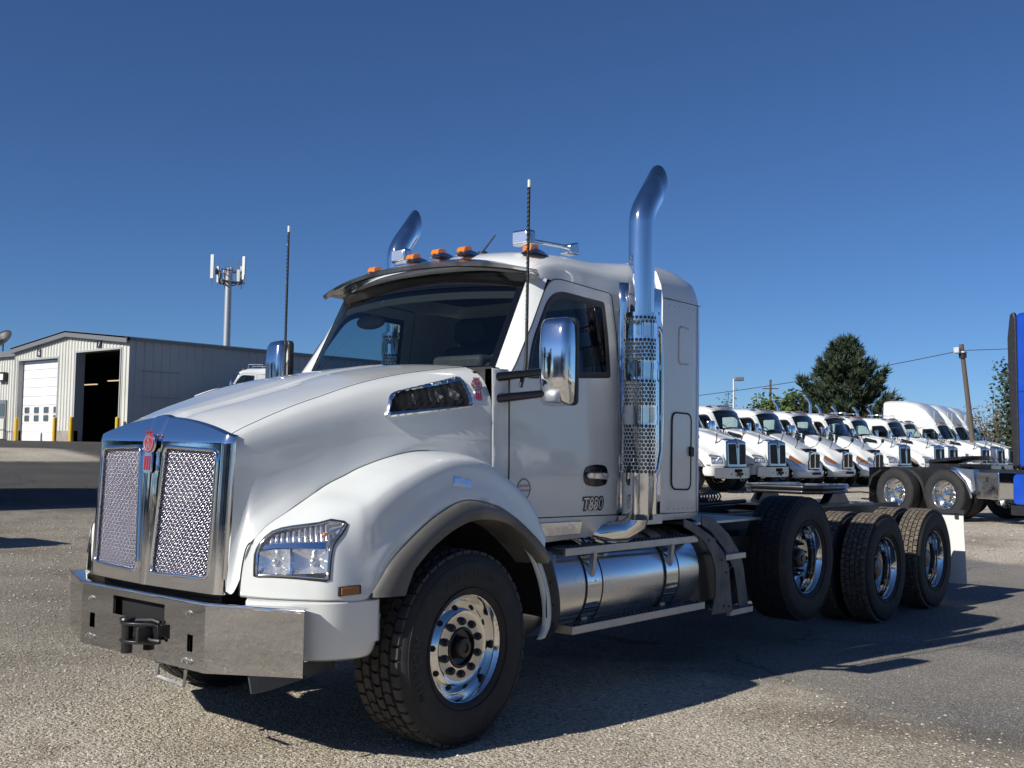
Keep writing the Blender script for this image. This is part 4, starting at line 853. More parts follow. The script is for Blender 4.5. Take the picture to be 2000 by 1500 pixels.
# ---------------------------------------------------------------- fuel tanks, steps, quarter plates
def tank(s):
    r = .318; c = (0, .795, .735); b = MB(); pr_ = [(r*.5, -2.70), (r*.85, -2.695), (r*.96, -2.68), (r, -2.65), (r, -.93), (r*.96, -.90), (r*.85, -.885), (.001, -.88)]; pr_.insert(0, (.001, -2.705))
    b.lathe(pr_, 56, 'x', c); t = mk('fuel_tank', flipy(b, s), 'brushed', T, smooth=35)
    for x0, x1 in ((-1.42, -1.26), (-2.36, -2.20)):
        b = MB(); b.lathe([(r+.001, x0), (r+.006, x0), (r+.006, x1), (r+.001, x1)], 56, 'x', c); mk('tank_strap', flipy(b, s), 'mirror_steel', t, smooth=35)
        b = MB(); b.lathe([(r+.001, x0-.012), (r+.009, x0-.010), (r+.009, x0-.002), (r+.001, x0)], 56, 'x', c); b.lathe([(r+.001, x1), (r+.009, x1+.002), (r+.009, x1+.010), (r+.001, x1+.012)], 56, 'x', c); mk('strap_edge', flipy(b, s), 'black_plastic', t, smooth=35)
        xm = (x0+x1)/2+.02
        b = MB(); b.prism([(1.10, .955), (1.135, .955), (1.125, .84), (1.105, .78), (1.09, .80)], 'x', xm-.018, xm+.018); mk('step_bracket', flipy(b, s), 'alu_step', T)
        b = MB(); b.bx(xm-.09, xm+.06, 1.0, 1.03, .50, .60); b.bx(xm-.03, xm+.03, 1.02, 1.05, .505, .56); mk('lower_bracket', flipy(b, s), 'alu_step', T, bevel=.004)
    for (x0, x1, y0, y1, z0, z1, nm) in ((-1.02, -2.625, .80, 1.12, .952, 1.0, 'upper_step'), (-1.06, -2.68, .93, 1.15, .462, .512, 'lower_step')):
        b = MB(); b.bx(x1, x0, y1-.012, y1, z0, z1); b.bx(x1, x0, y0, y0+.01, z0, z1); b.bx(x1, x1+.01, y0+.01, y1-.012, z0, z1); b.bx(x0-.01, x0, y0+.01, y1-.012, z0, z1); st_ = mk(nm, flipy(b, s), 'alu_step', T, bevel=.002)
        b = MB(); n = int((x0-x1)/.05); m = max(3, int((y1-y0)/.05))
        for i in range(n):
            for j in range(m):
                xa = x0-.015-(i+.5*(j % 2))*.05; ya = y0+.015+j*(y1-y0-.03)/m; b.bx(xa-.034, xa, ya, ya+.018, z1-.014, z1+.003)
        for j in range(m+1): ya = y0+.006+j*(y1-y0-.03)/m; b.bx(x1+.01, x0-.01, ya+.012, ya+.02, z1-.02, z1-.008)
        mk('tread_plate', flipy(b, s), 'plate_grey', st_)['kind'] = 'stuff'
sided(tank)
def quarter(s):
    out = [(-2.40, 1.135), (-2.56, 1.09), (-2.80, .985), (-2.96, .87), (-3.06, .74), (-3.12, .39), (-2.80, .40), (-2.86, .55), (-2.86, .72), (-2.80, .85), (-2.68, .96), (-2.50, 1.04), (-2.40, 1.075)]
    b = MB(); b.prism(out, 'y', 1.125, 1.137); q = mk('access_plate', flipy(b, s), 'plate_grey', T, bevel=.003)
    for x, z in ((-2.95, .80), (-3.02, .70), (-2.98, .45), (-3.06, .44), (-2.75, .96)):
        v = MB(); v.cyl((x, 1.137, z), (x, 1.142, z), .011, .009, 8); mk('bolt', flipy(v, s), 'frame_black', q)
    out2 = [(-2.70, 1.145), (-2.86, 1.12), (-3.12, .99), (-3.32, .82), (-3.37, .70), (-3.44, .385), (-3.41, .385), (-3.33, .72), (-3.27, .80), (-3.10, .93), (-2.84, 1.07), (-2.70, 1.10)]
    b = MB(); b.prism([(-2.72, 1.145), (-2.88, 1.12), (-3.12, .99), (-3.32, .82), (-3.37, .70), (-3.45, .385), (-3.30, .385), (-3.22, .70), (-3.05, .88), (-2.85, 1.02), (-2.72, 1.07)], 'y', 1.085, 1.097); mk('access_plate', flipy(b, s), 'plate_grey', T, bevel=.003)
    b = MB(); b.grid([[(x, .93, z), (x, .7, z), (x, .45, z)] for x, z in cr([(-2.75, 1.13), (-2.95, 1.07), (-3.15, .96), (-3.30, .80), (-3.38, .6), (-3.42, .42)], 14)]); mk('access_cover', flipy(b, s), 'black_paint', T, smooth=50, solid=.004)
    for x0, x1, z in ((-3.02, -3.33, .835), (-3.09, -3.445, .405)):
        b = MB(); b.bx(x1, x0, 1.10, 1.137, z-.045, z); b.bx(x1, x0, .94, 1.10, z-.02, z-.004); mk('access_step', flipy(b, s), 'alu_step', T, bevel=.003)
    b = MB(); b.bx(-3.25, -2.75, .45, .92, .45, .95); mk('battery_box', flipy(b, s), 'black_paint', T, bevel=.01)
sided(quarter)
# ---------------------------------------------------------------- chassis, deck, fifth wheel
for s in (1, -1):
    b = MB(); b.bx(-8.25, 1.0, s*.43-.04, s*.43+.04, .80, 1.06); mk('frame_rail', b, 'frame_black', T, bevel=.004)
for x in (-3.4, -4.9, -5.7, -6.7, -7.7, -8.2):
    b = MB(); b.bx(x-.06, x+.06, -.39, .39, .84, 1.02); mk('crossmember', b, 'frame_black', T, bevel=.004)
for x, z in ((-4.354, .717), (-6.03, .515), (-7.37, .515)):
    b = MB(); b.cyl((x, -.95, z), (x, .95, z), .09, .09, 14); b.ball((x, 0, z), (.22, .24, .22), 16, 10); b.bx(x-.35, x+.35, .46, .56, z+.10, z+.20); b.bx(x-.35, x+.35, -.56, -.46, z+.10, z+.20); mk('rear_axle', b, 'frame_black', T, smooth=40)
b = MB(); b.cyl((0, -.95, .5), (0, .95, .5), .07, .07, 12); b.bx(-.5, .5, .40, .5, .56, .66); b.bx(-.5, .5, -.5, -.40, .56, .66); mk('front_axle', b, 'frame_black', T, smooth=40)
b = MB(); b.bx(-.6, .9, -.4, .4, .75, 1.6); b.bx(-2.6, -.6, -.35, .35, .8, 1.15); mk('engine', b, 'dark', T)
b = MB(); b.bx(-3.9, -2.76, .15, .98, 1.06, 1.075); 
for i in range(18):
    for j in range(9): b.bx(-3.86+i*.06, -3.83+i*.06, .20+j*.085, .25+j*.085, 1.075, 1.079)
mk('deck_plate', b, 'alu_step', T)
b = MB(); b.cyl((-3.02, .52, 1.12), (-2.99, .60, 1.135), .06, .06, 18); b.cyl((-2.99, .60, 1.135), (-2.985, .62, 1.14), .05, .045, 18); mk('air_coupling', b, 'plate_grey', T, smooth=40)
for y0, z0 in ((-.55, 1.10), (-.1, 1.10)):
    b = MB(); b.tube([(-2.76, y0, z0), (-3.6, y0+.05, z0+.03), (-4.6, y0+.1, z0+.02), (-5.6, y0, z0+.02)], .022, 7); mk('air_hose', b, 'black_plastic', T, smooth=60)
b = MB(); hx = [(-4.45-.55*t/60., -.05+.045*math.cos(t*1.05), 1.18+.045*math.sin(t*1.05)) for t in range(0, 60)]; b.tube(hx, .009, 5); mk('coiled_hose', b, 'black_paint', T, smooth=60)
b = MB(); b.tube([(-4.1, -.12, 1.17), (-4.45, -.05, 1.18)], .02, 6); b.bx(-4.50, -4.42, -.12, .02, 1.10, 1.24); mk('hose_holder', b, 'frame_black', T)
b = MB(); b.bx(-3.25, -4.35, .98, .985, .62, .98) if False else b.prism([(-3.50, .985), (-3.95, .95), (-3.96, .85), (-3.50, .87)], 'y', .72, .73); mk('plate_panel', b, 'frame_black', T)
b = MB(); b.prism([(-3.30, 1.02), (-3.62, 1.01), (-3.62, .83), (-3.30, .83)], 'y', .50, .505); lb = mk('label_plate', b, 'plate_grey', T)
rg = random.Random(5)
for k in range(9):
    b = MB(); x = -3.34-.03*k; b.bx(x-.02, x, .505, .507, .86+rg.random()*.06, .93+rg.random()*.06); mk('label_mark', b, 'paper', lb)
b = MB(); b.cyl((-3.93, .90, .86), (-3.93, .94, .86), .055, .055, 18); mb_ = mk('side_lamp_base', b, 'plate_grey', T, smooth=40)
b = MB(); b.cyl((-3.93, .94, .86), (-3.935, .985, .86), .045, .03, 18); mk('side_lamp', b, 'amber', mb_, smooth=40)
b = MB(); b.prism([(-3.5, .93), (-3.95, .915), (-3.95, .80), (-3.5, .82)], 'y', .885, .90); mk('lamp_bracket', b, 'frame_black', T)
fw = MB(); ol = [(-6.10, -.30), (-6.10, .30), (-6.25, .45), (-6.75, .455), (-7.12, .36), (-7.2, .26), (-6.88, .07), (-6.78, 0), (-6.88, -.07), (-7.2, -.26), (-7.12, -.36), (-6.75, -.455), (-6.25, -.45)]
fw.prism(ol, 'z', 1.235, 1.285); fw.prism([(x*.985-.1, y*.97) for x, y in ol], 'z', 1.19, 1.235); f5 = mk('fifth_wheel', fw, 'black_paint', T, bevel=.02, seg=3)
for s in (1, -1):
    b = MB(); b.prism([(-6.35, 1.08), (-6.95, 1.08), (-6.80, 1.20), (-6.50, 1.20)], 'y', s*.40-.05, s*.40+.05); mk('pivot_bracket', b, 'black_paint', f5, bevel=.01)
b = MB(); b.bx(-7.35, -5.95, -.55, .55, 1.062, 1.09); mk('slide_plate', b, 'black_paint', f5, bevel=.005)
b = MB(); b.tube([(-6.9, .40, 1.20), (-6.95, .56, 1.21), (-7.0, .66, 1.20), (-7.06, .66, 1.19), (-7.06, .60, 1.13), (-6.98, .56, 1.14)], .009, 6); mk('release_handle', b, 'frame_black', f5, smooth=60)
for s in (1, -1):
    b = MB(); b.prism(roundpoly([(s*.62, .97), (s*1.20, .97), (s*1.235, .17), (s*.62, .17)], .03), 'x', -8.30, -8.288); mf = mk('mud_flap', b, 'white_flat', T)
    b = MB(); b.bx(-8.31, -8.25, min(s*.45, s*1.22), max(s*.45, s*1.22), .96, 1.0); mk('flap_hanger', b, 'frame_black', T)
    b = MB(); b.bx(-8.285, -8.27, s*1.13-.02, s*1.13+.02, .90, .985); mk('flap_clip', b, 'frame_black', mf)
# ---------------------------------------------------------------- wheels on the truck
w = wheel('steer', T, (0, 1.225, .528), rz=R(2))
for bd, aa, rr, sz, fl in (('385/65 R 22.5', 90, .405, .047, False), ('XZY', 270-18, .425, .055, True), ('MICHELIN', -8, .42, .06, False)):
    arc_text(bd, rr, .0285, sz, R(aa), 'tyre_lettering', w, 'rubber_new', 1.0, fl)
mats = {}
def dup(w, loc, flip):
    c = copy_tree(w, T); c.location = loc; c.rotation_euler = (0, 0, math.pi if flip else 0); return c
dup(w, (0, -1.225, .528), True)
w = wheel('lift', T, (-4.354, 1.17, .717)); dup(w, (-4.354, -1.17, .717), True)
dw = wheel('drive', T, (-6.03, 1.19, .515)); dup(dw, (-6.03, -1.19, .515), True)
for x in (-7.37,):
    dup(dw, (x, 1.19, .515), False); dup(dw, (x, -1.19, .515), True)
for x in (-6.03, -7.37):
    for s in (1, -1): dup(dw, (x, s*(1.19-.335-.285+.056), .515), s > 0)
# ---------------------------------------------------------------- rows of parked trucks behind: the same heavy cab with its parts, a medium cab, and a tall sleeper cab
def base(o): return o.name.split('.')[0]
CABPARTS = {'door', 'windshield', 'windshield_border', 'windshield_pillar', 'cab_roof', 'cab_side', 'cowl', 'dashboard', 'steering_wheel', 'seat', 'cab_lining', 'mirror', 'roof_light', 'wiper'}
NOSE = {'hood', 'fender', 'headlight', 'marker_base', 'fender_flare', 'wheel_liner', 'bumper_extension', 'side_vent', 'emblem', 'grille_surround', 'grille_bar', 'grille_mesh', 'radiator', 'lower_screen', 'bumper', 'panel_gap', 'splash_panel'}
TREE = {}
FAR = {'grille_mesh': 'dark_screen', 'bumper': 'alu_step', 'grille_surround': 'far_chrome', 'roof_light_lens': 'amber_dark'}
mat('far_chrome', (.42, .43, .45), .16, 1)
for c in bpy.data.objects:
    if c.parent: TREE.setdefault(c.parent.name, []).append(c)
def clone(o, parent):
    c = o.copy(); S.collection.objects.link(c); c.parent = parent
    if base(o) in FAR: c.material_slots[0].link = 'OBJECT'; c.material_slots[0].material = M[FAR[base(o)]]
    for ch in TREE.get(o.name, []):
        if base(ch) in ('model_badge', 'badge_face', 'door_sticker', 'tyre_lettering', 'tread', 'lug_nut', 'hand_hole', 'bolt', 'chrome_trim', 'reflector_ring'): continue
        clone(ch, c)
    return c
def backwall(r):
    b = MB(); st = [[(-2.24, 0, 2.98), (-2.24, .55, 2.95), (-2.24, .85, 2.87), (-2.24, .955, 2.75), (-2.24, 1.04, 2.05), (-2.24, 1.05, 1.5), (-2.24, 1.04, 1.12), (-2.24, 0, 1.1)]]
    b.add(st[0], [tuple(range(8))]); b.mirror_y(); mk('cab_back', b, 'white_flat', r)
def chassis(r, L=-7.2):
    b = MB()
    for s in (1, -1): b.bx(L, 1.0, s*.43-.04, s*.43+.04, .80, 1.06)
    mk('frame_rail', b, 'frame_black', r)
    b = MB(); b.cyl((-1.0, .80, .73), (-2.5, .80, .73), .30, .30, 24); mk('fuel_tank', b, 'brushed', r, smooth=40)
    b = MB(); b.cyl((-1.0, -.80, .73), (-2.5, -.80, .73), .30, .30, 24); mk('fuel_tank', b, 'brushed', r, smooth=40)
    b = MB(); b.bx(-2.6, .9, -.5, .5, .62, 1.0); b.bx(-.6, .9, -.45, .45, .9, 1.5); mk('engine', b, 'dark', r)
WH = [o for o in TREE['tractor_truck'] if base(o) == 'wheel']
W_STEER = WH[0]; W_DRIVE = [o for o in WH if abs(o.location.x+6.03) < .01][0]
def wheels(r, xs=(0., -5.2, -6.5)):
    for x in xs:
        for s in (1, -1):
            c = clone(W_STEER if x == 0 else W_DRIVE, r); c.location = (x, s*(1.21 if x == 0 else 1.19), .52); c.rotation_euler = (0, 0, 0 if s > 0 else math.pi)
def hoodmirror(r, x, y, z, chrome=True, k=1.):
    for s in (1, -1):
        b = MB(); b.tube([(x, s*y, z), (x+.10, s*(y+.10), z+.14), (x+.14, s*(y+.16), z+.33*k)], .018, 6); m = mk('hood_mirror_arm', b, 'black_plastic', r, smooth=50)
        b = MB(); b.ball((x+.16, s*(y+.18), z+.42*k), (.07, .11, .11), 14, 9); mk('hood_mirror', b, 'chrome' if chrome else 'black_plastic', m, smooth=60)
def daystack(r, s, h=3.45):
    b = MB(); b.tube([(-2.36, s*.85, 1.2), (-2.36, s*.85, h-.3), (-2.38, s*.85, h-.18), (-2.45, s*.85, h-.05), (-2.55, s*.85, h+.06)], .07, 14); mk('exhaust_stack', b, 'chrome', r, smooth=60)
heavy = None
def make_heavy(label, group, loc, stack=0, rail=False):
    r = empty('parked_truck', loc, R(90)); tag(r, label, 'truck', group)
    for o in TREE['tractor_truck']:
        if base(o) in CABPARTS | NOSE: clone(o, r)
    backwall(r); chassis(r); wheels(r); hoodmirror(r, .80, .72, 1.62)
    for s in ((1,) if stack == 1 else (1, -1) if stack == 2 else ()): daystack(r, s)
    if rail:
        for y in (-.71, .71):
            b = MB(); b.tube([(-1.2, y, 2.98), (-1.2, y, 3.14), (-1.9, y, 3.14), (-1.9, y, 2.98)], .02, 6); mk('roof_rail', b, 'chrome', r, smooth=50)
    return r
# medium cab nose
def med_rows():
    out = []
    S_ = [((1.02, 1.36), (1.0, .42, 1.28), (1.0, .46, .80), .0), ((.95, 1.40), (.92, .46, 1.33), (.97, .56, .84), .3), ((.80, 1.475), (.77, .53, 1.42), (.90, .70, .90), .6), ((.55, 1.61), (.55, .60, 1.56), (.62, .80, 1.18), .9), ((.25, 1.77), (.25, .67, 1.72), (.25, .84, 1.40), 1), ((-.05, 1.92), (-.05, .73, 1.87), (-.05, .86, 1.47), 1), ((-.30, 2.03), (-.30, .78, 1.98), (-.30, .90, 1.45), 1), ((-.50, 2.10), (-.50, .82, 2.05), (-.48, .96, 1.40), 1)]
    for (xc, zc), Q, b_, w in S_:
        Q = np.array(Q); b_ = np.array(b_); r = [(xc+(Q[0]-xc)*t, Q[1]*t, zc+(Q[2]-zc)*t**2.2) for t in (0, .3, .6, .85, 1)]
        r += [(Q[0]+(b_[0]-Q[0])*t**1.6, Q[1]+(b_[1]-Q[1])*((1-w)*t+w*(1-(1-t)**2.2))+w*.05*math.sin(math.pi*t), Q[2]+(b_[2]-Q[2])*t) for t in (.15, .35, .6, .85, 1)]
        out.append(r)
    return out
def med_fender():
    B_ = [(1.0, .46, .70), (1.0, .66, .70), (.93, .88, .70), (.78, 1.04, .71), (.62, 1.11, .74), (.50, 1.12, .95), (.30, 1.12, 1.10), (.05, 1.12, 1.17), (-.25, 1.12, 1.12), (-.48, 1.12, .98), (-.60, 1.12, .80)]
    T_ = [(1.0, .46, .88), (.96, .56, .95), (.90, .70, 1.0), (.76, .75, 1.10), (.62, .79, 1.20), (.48, .80, 1.28), (.28, .83, 1.40), (.05, .85, 1.45), (-.25, .88, 1.45), (-.46, .95, 1.36), (-.66, 1.0, 1.05)]
    B_, T_ = cr(B_, 44), cr(T_, 44); out = []
    for b_, t_ in zip(B_, T_):
        out.append([(b_[0]+(t_[0]-b_[0])*k**1.2, t_[1]+(b_[1]-t_[1])*max(0, math.cos(k*math.pi/2))**.9, b_[2]+(t_[2]-b_[2])*math.sin(k*math.pi/2)**.95) for k in np.linspace(0, 1, 14)])
    return out
def medpart(name, mb, m, r, **k): return mk(name, mb, m, r, **k)
MED = None; MT = {}
def make_medium(label, group, loc, stack=0, visor=False):
    global MED
    if MED is not None:
        r = MED.copy(); S.collection.objects.link(r); r.location = loc
        def rec(o, p):
            c = o.copy(); S.collection.objects.link(c); c.parent = p
            for ch in MT.get(o.name, []): rec(ch, c)
        for ch in MT[MED.name]: rec(ch, r)
    else:
        r = empty('parked_medium_truck', loc, R(90)); MED = r
        for o in TREE['tractor_truck']:
            if base(o) in CABPARTS: clone(o, r)
        b = MB(); b.grid(crgrid(med_rows(), 30, 30)); b.mirror_y(); medpart('hood', b, 'white_paint', r, smooth=60)
        F_ = med_fender()
        for s in (1, -1):
            b = MB(); b.grid(F_); medpart('fender', flipy(b, s), 'white_paint', r, smooth=60)
            b = MB(); b.grid([[(x, 1.05, z), (x, .5, z)] for x, z in cr([(.60, .70), (.48, .93), (.28, 1.08), (.05, 1.14), (-.25, 1.10), (-.48, .95), (-.60, .7)], 20)]); medpart('wheel_liner', flipy(b, s), 'dark', r, smooth=60)
            # headlight: clear lower lens with amber upper corner, laid on the fender nose
            pts = lambda u, v, o: (lambda p, q: p+q*o)(np.array(F_[int(6+u*15)][int(3+v*7)]), np.array([.75, .6, .25]))
            b = MB(); b.grid([[pts(u, v*(1-.25*abs(u-.5)), .012) for v in np.linspace(0, 1, 8)] for u in np.linspace(0, 1, 14)]); hl2 = medpart('headlight', flipy(b, s), 'lens_chrome', r, smooth=60)
            b = MB(); b.grid([[pts(u, v, .02) for v in np.linspace(.45, 1, 6)] for u in np.linspace(.25, 1, 10)]); medpart('turn_signal', flipy(b, s), 'amber_dark', hl2, smooth=60)
            b = MB(); b.grid([[pts(u, v*(1-.25*abs(u-.5)), .024) for v in np.linspace(0, 1, 8)] for u in np.linspace(0, 1, 14)]); medpart('headlight_lens', flipy(b, s), 'clear_lens', hl2, smooth=60)
            b = MB(); b.tube([(.55, s*.62, 1.52), (.72, s*.80, 1.62), (.80, s*.92, 1.80)], .015, 5); m = medpart('hood_mirror_arm', b, 'black_plastic', r, smooth=50)
            b = MB(); b.ball((.82, s*.94, 1.87), (.06, .10, .09), 14, 9); medpart('hood_mirror', b, 'black_plastic', m, smooth=60)
        b = MB(); b.prism(roundpoly([(-.42, .74), (.42, .74), (.44, 1.30), (.2, 1.39), (-.2, 1.39), (-.44, 1.30)], .05), 'x', .98, 1.06); gr = medpart('grille_surround', b, 'chrome', r, bevel=.02)
        for s in (1, -1):
            b = MB(); b.prism(roundpoly([(s*.045, .79), (s*.38, .79), (s*.395, 1.27), (s*.045, 1.32)], .03), 'x', 1.055, 1.064); medpart('grille_screen', b, 'frame_black', gr)
            for k_ in range(9):
                b = MB(); y_ = s*(.07+.036*k_); b.bx(1.064, 1.070, y_-.006, y_+.006, .80, 1.27); medpart('grille_slat', b, 'plate_grey', gr)
        prof = [(.72, -1.12), (.90, -1.05), (1.02, -.8), (1.10, -.4), (1.13, 0), (1.10, .4), (1.02, .8), (.90, 1.05), (.72, 1.12)]
        b = MB(); b.grid([[(x-.10, y*.97, .42), (x-.02, y, .46), (x, y, .55), (x, y, .66), (x-.02, y, .70), (x-.10, y*.98, .71)] for x, y in cr(prof, 33)]); bu = medpart('bumper', b, 'white_paint', r, smooth=60)
        b = MB(); b.prism(roundpoly([(-.36, .535), (.36, .535), (.33, .63), (-.33, .63)], .03), 'x', 1.09, 1.145); medpart('bumper_slot', b, 'dark', bu)
        backwall(r); chassis(r, -6.5); wheels(r, (0., -5.0))
        for c in bpy.data.objects:
            if c.parent: MT.setdefault(c.parent.name, []).append(c)
    tag(r, label, 'truck', group)
    if stack: daystack(r, 1, 3.1+.3*stack)
    if visor:
        for o in TREE['tractor_truck']:
            if base(o) == 'sun_visor': clone(o, r)
    return r
def make_tall(label, group, loc):
    r = make_heavy(label, group, loc); r.name = 'parked_sleeper_truck'
    b = MB(); st = []
    for x, zt, w, sl in ((-.98, 2.93, .80, 0), (-1.15, 3.25, .88, 0), (-1.45, 3.68, .98, 0), (-1.9, 3.98, 1.06, 0), (-2.5, 4.10, 1.12, 0), (-3.3, 4.12, 1.15, 0), (-3.55, 4.08, 1.15, 0)):
        zl = max(2.70, 2.72) if x > -2.2 else 1.1
        st.append([(x, 0, zt), (x, w*.5, zt-.012), (x, w*.82, zt-.05), (x, w*.96, zt-.15*min(1, (zt-2.8))), (x, w, 2.72+(zt-2.72)*.55), (x, w, 2.72+(zt-2.72)*.2), (x, w, 2.70 if x > -2.2 else 2.0), (x, w, 2.69 if x > -2.2 else 1.1)])
    b.grid(st); b.add(st[-1], [tuple(range(8))]); b.mirror_y(); mk('roof_fairing', b, 'white_paint', r, smooth=50)
    for s in (1, -1):
        b = MB(); b.tube([(-1.0, s*.98, 2.2), (-1.0, s*1.0, 3.55)], .012, 5); mk('whip_aerial', b, 'white_flat', r)
    return r
g1 = 'white trucks parked in a row behind the big truck'
LR = random.Random(11)
def lot(x): return (x+LR.uniform(-.12, .12), -13.25+LR.uniform(-.35, .25), gh(x, -12.5)-.01)
make_heavy('white truck with chrome grille, first in the row just right of the sleeper', g1, lot(-27.3), rail=False)
make_heavy('white truck with chrome grille, second in the row, parked left of the amber-lamped trucks', g1, lot(-30.4))
make_medium('white medium truck with white bumper and amber lamps, leftmost of the three such trucks', g1, lot(-33.4))
make_medium('white medium truck with white bumper and amber lamps, middle of the three such trucks', g1, lot(-36.4), stack=1)
make_medium('white medium truck with a roof visor, rightmost of the three amber-lamped trucks', g1, lot(-39.2), stack=2, visor=True)
make_heavy('white truck with roof rails parked right after the amber-lamped trucks', g1, lot(-42.4), 2, True)
make_heavy('white truck with roof rails, second of those with rails in the row', g1, lot(-45.8), 2, True)
make_heavy('white day cab truck parked just before the tall sleeper trucks', g1, lot(-49.2))
make_tall('white truck with tall roof fairing, nearest of the three tall sleepers', g1, lot(-52.3))
make_tall('white truck with tall roof fairing, middle of the three tall sleepers', g1, lot(-55.5))
make_tall('white truck with tall roof fairing, farthest of the three tall sleepers', g1, lot(-58.7))
YX, YY = -24.75, -37.1
# one more white truck far left, its cab top showing over the big hood
r = empty('yard_truck', (YX, YY, gh(YX, YY)+.55), R(-45)); tag(r, 'white truck whose cab top shows over the big hood before the workshop side wall', 'truck')
for o in TREE['tractor_truck']:
    if base(o) in CABPARTS | NOSE | {'sun_visor'}: clone(o, r)
backwall(r); chassis(r); wheels(r)
for y in (-.6, .6):
    b = MB(); b.tube([(-1.25, y, 2.98), (-1.25, y, 3.17), (-1.9, y, 3.17), (-1.9, y, 2.98)], .02, 5); mk('roof_rail', b, 'chrome', r)
b = MB(); b.lathe([(.01, -5.6), (.6, -5.55), (.95, -5.3), (1.0, -5.0), (1.0, -2.8), (.9, -2.5), (.01, -2.4)], 28, 'x', (0, 0, 1.95)); mk('drum', b, 'brushed', r, smooth=40)
# ---------------------------------------------------------------- blue truck at the right edge
mat('blue_paint', (.005, .055, .42), .35, 0, .8, noise=(2, 5, (.01, .075, .50), .4, .8))
bh = R(68); br = empty('blue_truck', (-18.60, -3.55, .27), bh); tag(br, 'blue sleeper truck with bare tandem wheels, cut off by the right picture edge', 'truck')
# local frame: x forward from the rear drive axle, y left; visible side is y < 0; root sits under the near rear rim
BYo = 1.19
pw_ = wheel('plain', br, (0, 0, .53), True)
def bdup(x, y, fl):
    c = o = pw_.copy(); S.collection.objects.link(c); c.parent = br; c.location = (x, y, .53); c.rotation_euler = (0, 0, math.pi if fl else 0)
    for ch in [k for k in bpy.data.objects if k.parent == pw_]:
        q = ch.copy(); S.collection.objects.link(q); q.parent = c
for x in (0, 1.30):
    if x: bdup(x, 0, True)
    bdup(x, .56, False); bdup(x, 2*BYo, False); bdup(x, 2*BYo-.56, True)
for s in (.43, -.43):
    b = MB(); b.bx(-1.0, 7, BYo+s-.04, BYo+s+.04, .80, 1.06); mk('frame_rail', b, 'frame_black', br)
for x in (0, 1.30):
    b = MB(); b.cyl((x, .2, .53), (x, 2*BYo-.2, .53), .09, .09, 12); mk('axle', b, 'frame_black', br)
b = MB(); b.prism([(-.15, .7), (.0, .9), (.25, .95), (.9, .8), (.95, .45), (.75, .25)], 'z', 1.16, 1.24) if False else b.prism([(.25, .75), (1.1, .72), (1.25, .95), (1.25, 1.45), (1.1, 1.66), (.25, 1.63), (.1, 1.3), (.1, 1.05)], 'z', 1.20, 1.28); b.v = [(x, y, z+(x-.7)*.10) for x, y, z in b.v]; mk('fifth_wheel', b, 'black_paint', br, bevel=.02)
b = MB(); b.bx(.3, 1.1, .72, 1.66, 1.05, 1.16); mk('slide_plate', b, 'black_paint', br)
# quarter fender ahead of the front drive tyre
b = MB(); q = [(1.50, 1.10), (1.62, 1.06), (1.88, .84), (1.98, .62), (2.0, .55)]
b.grid([[(x, -.03, z), (x, .3, z), (x, .60, z)] for x, z in q]); b.grid([[(x, -.03, z), (x+.01, -.035, z-.05), (x-.04, -.03, z-.06)] for x, z in q]); mk('quarter_fender', b, 'mirror_steel', br, smooth=30, solid=.006)
b = MB(); b.prism([(1.55, 1.08), (2.0, 1.06), (2.05, .66), (1.98, .62), (1.86, .84)], 'y', .02, .03); mk('fender_bracket', b, 'brushed', br)
b = MB(); b.prism(roundpoly([(.0, .08), (.62, .08), (.62, 1.05), (.0, 1.05)], .02), 'x', -.72, -.70); mk('mud_flap', b, 'black_plastic', br)
b = MB(); b.prism([(-.35, 1.02), (-.62, .88), (-.72, .62), (-.70, .60), (-.58, .84), (-.34, .98)], 'y', -.03, .60); mk('rear_quarter_fender', b, 'black_plastic', br)
b = MB(); b.bx(2.10, 2.62, -.02, .5, .50, 1.02); tb = mk('tool_box', b, 'polished_alu', br, bevel=.012)
b = MB(); b.bx(2.33, 2.37, -.035, -.02, .82, .93); mk('box_latch', b, 'frame_black', tb)
b = MB(); b.tube([(1.6+.02*t, .9+.04*math.cos(t*1.0), 1.25+.04*math.sin(t*1.0)) for t in range(0, 50)], .009, 5); mk('coiled_hose', b, 'black_plastic', br, smooth=50)
# sleeper and side extender
b = MB(); b.bx(2.98, 6.0, -.01, 2*BYo-.02, 1.12, 4.08); mk('sleeper', b, 'blue_paint', br, bevel=.10, seg=4)
b = MB(); b.prism(roundpoly([(2.94, 1.15), (3.08, 1.15), (3.03, 3.98), (2.98, 4.10), (2.90, 4.06), (2.84, 3.6), (2.86, 2.6)], .04), 'y', -.03, .05); mk('side_extender', b, 'black_plastic', br, bevel=.02)
b = MB(); b.prism(roundpoly([(2.94, 1.15), (3.08, 1.15), (3.03, 3.98), (2.98, 4.10), (2.90, 4.06), (2.84, 3.6), (2.86, 2.6)], .04), 'y', 2*BYo-.05, 2*BYo+.03); mk('side_extender', b, 'black_plastic', br, bevel=.02)
b = MB(); b.bx(3.1, 6, -.02, -.0115, 2.56, 2.575); mk('panel_gap', b, 'seam', br)
b = MB(); b.prism(roundpoly([(2.92, .42), (6, .42), (6, 1.0), (2.92, 1.0)], .10), 'y', -.02, .20); mk('side_fairing', b, 'blue_paint', br, bevel=.03)
b = MB(); b.bx(2.85, 3.4, .0, .4, .22, .41); mk('fairing_step', b, 'frame_black', br, bevel=.02)
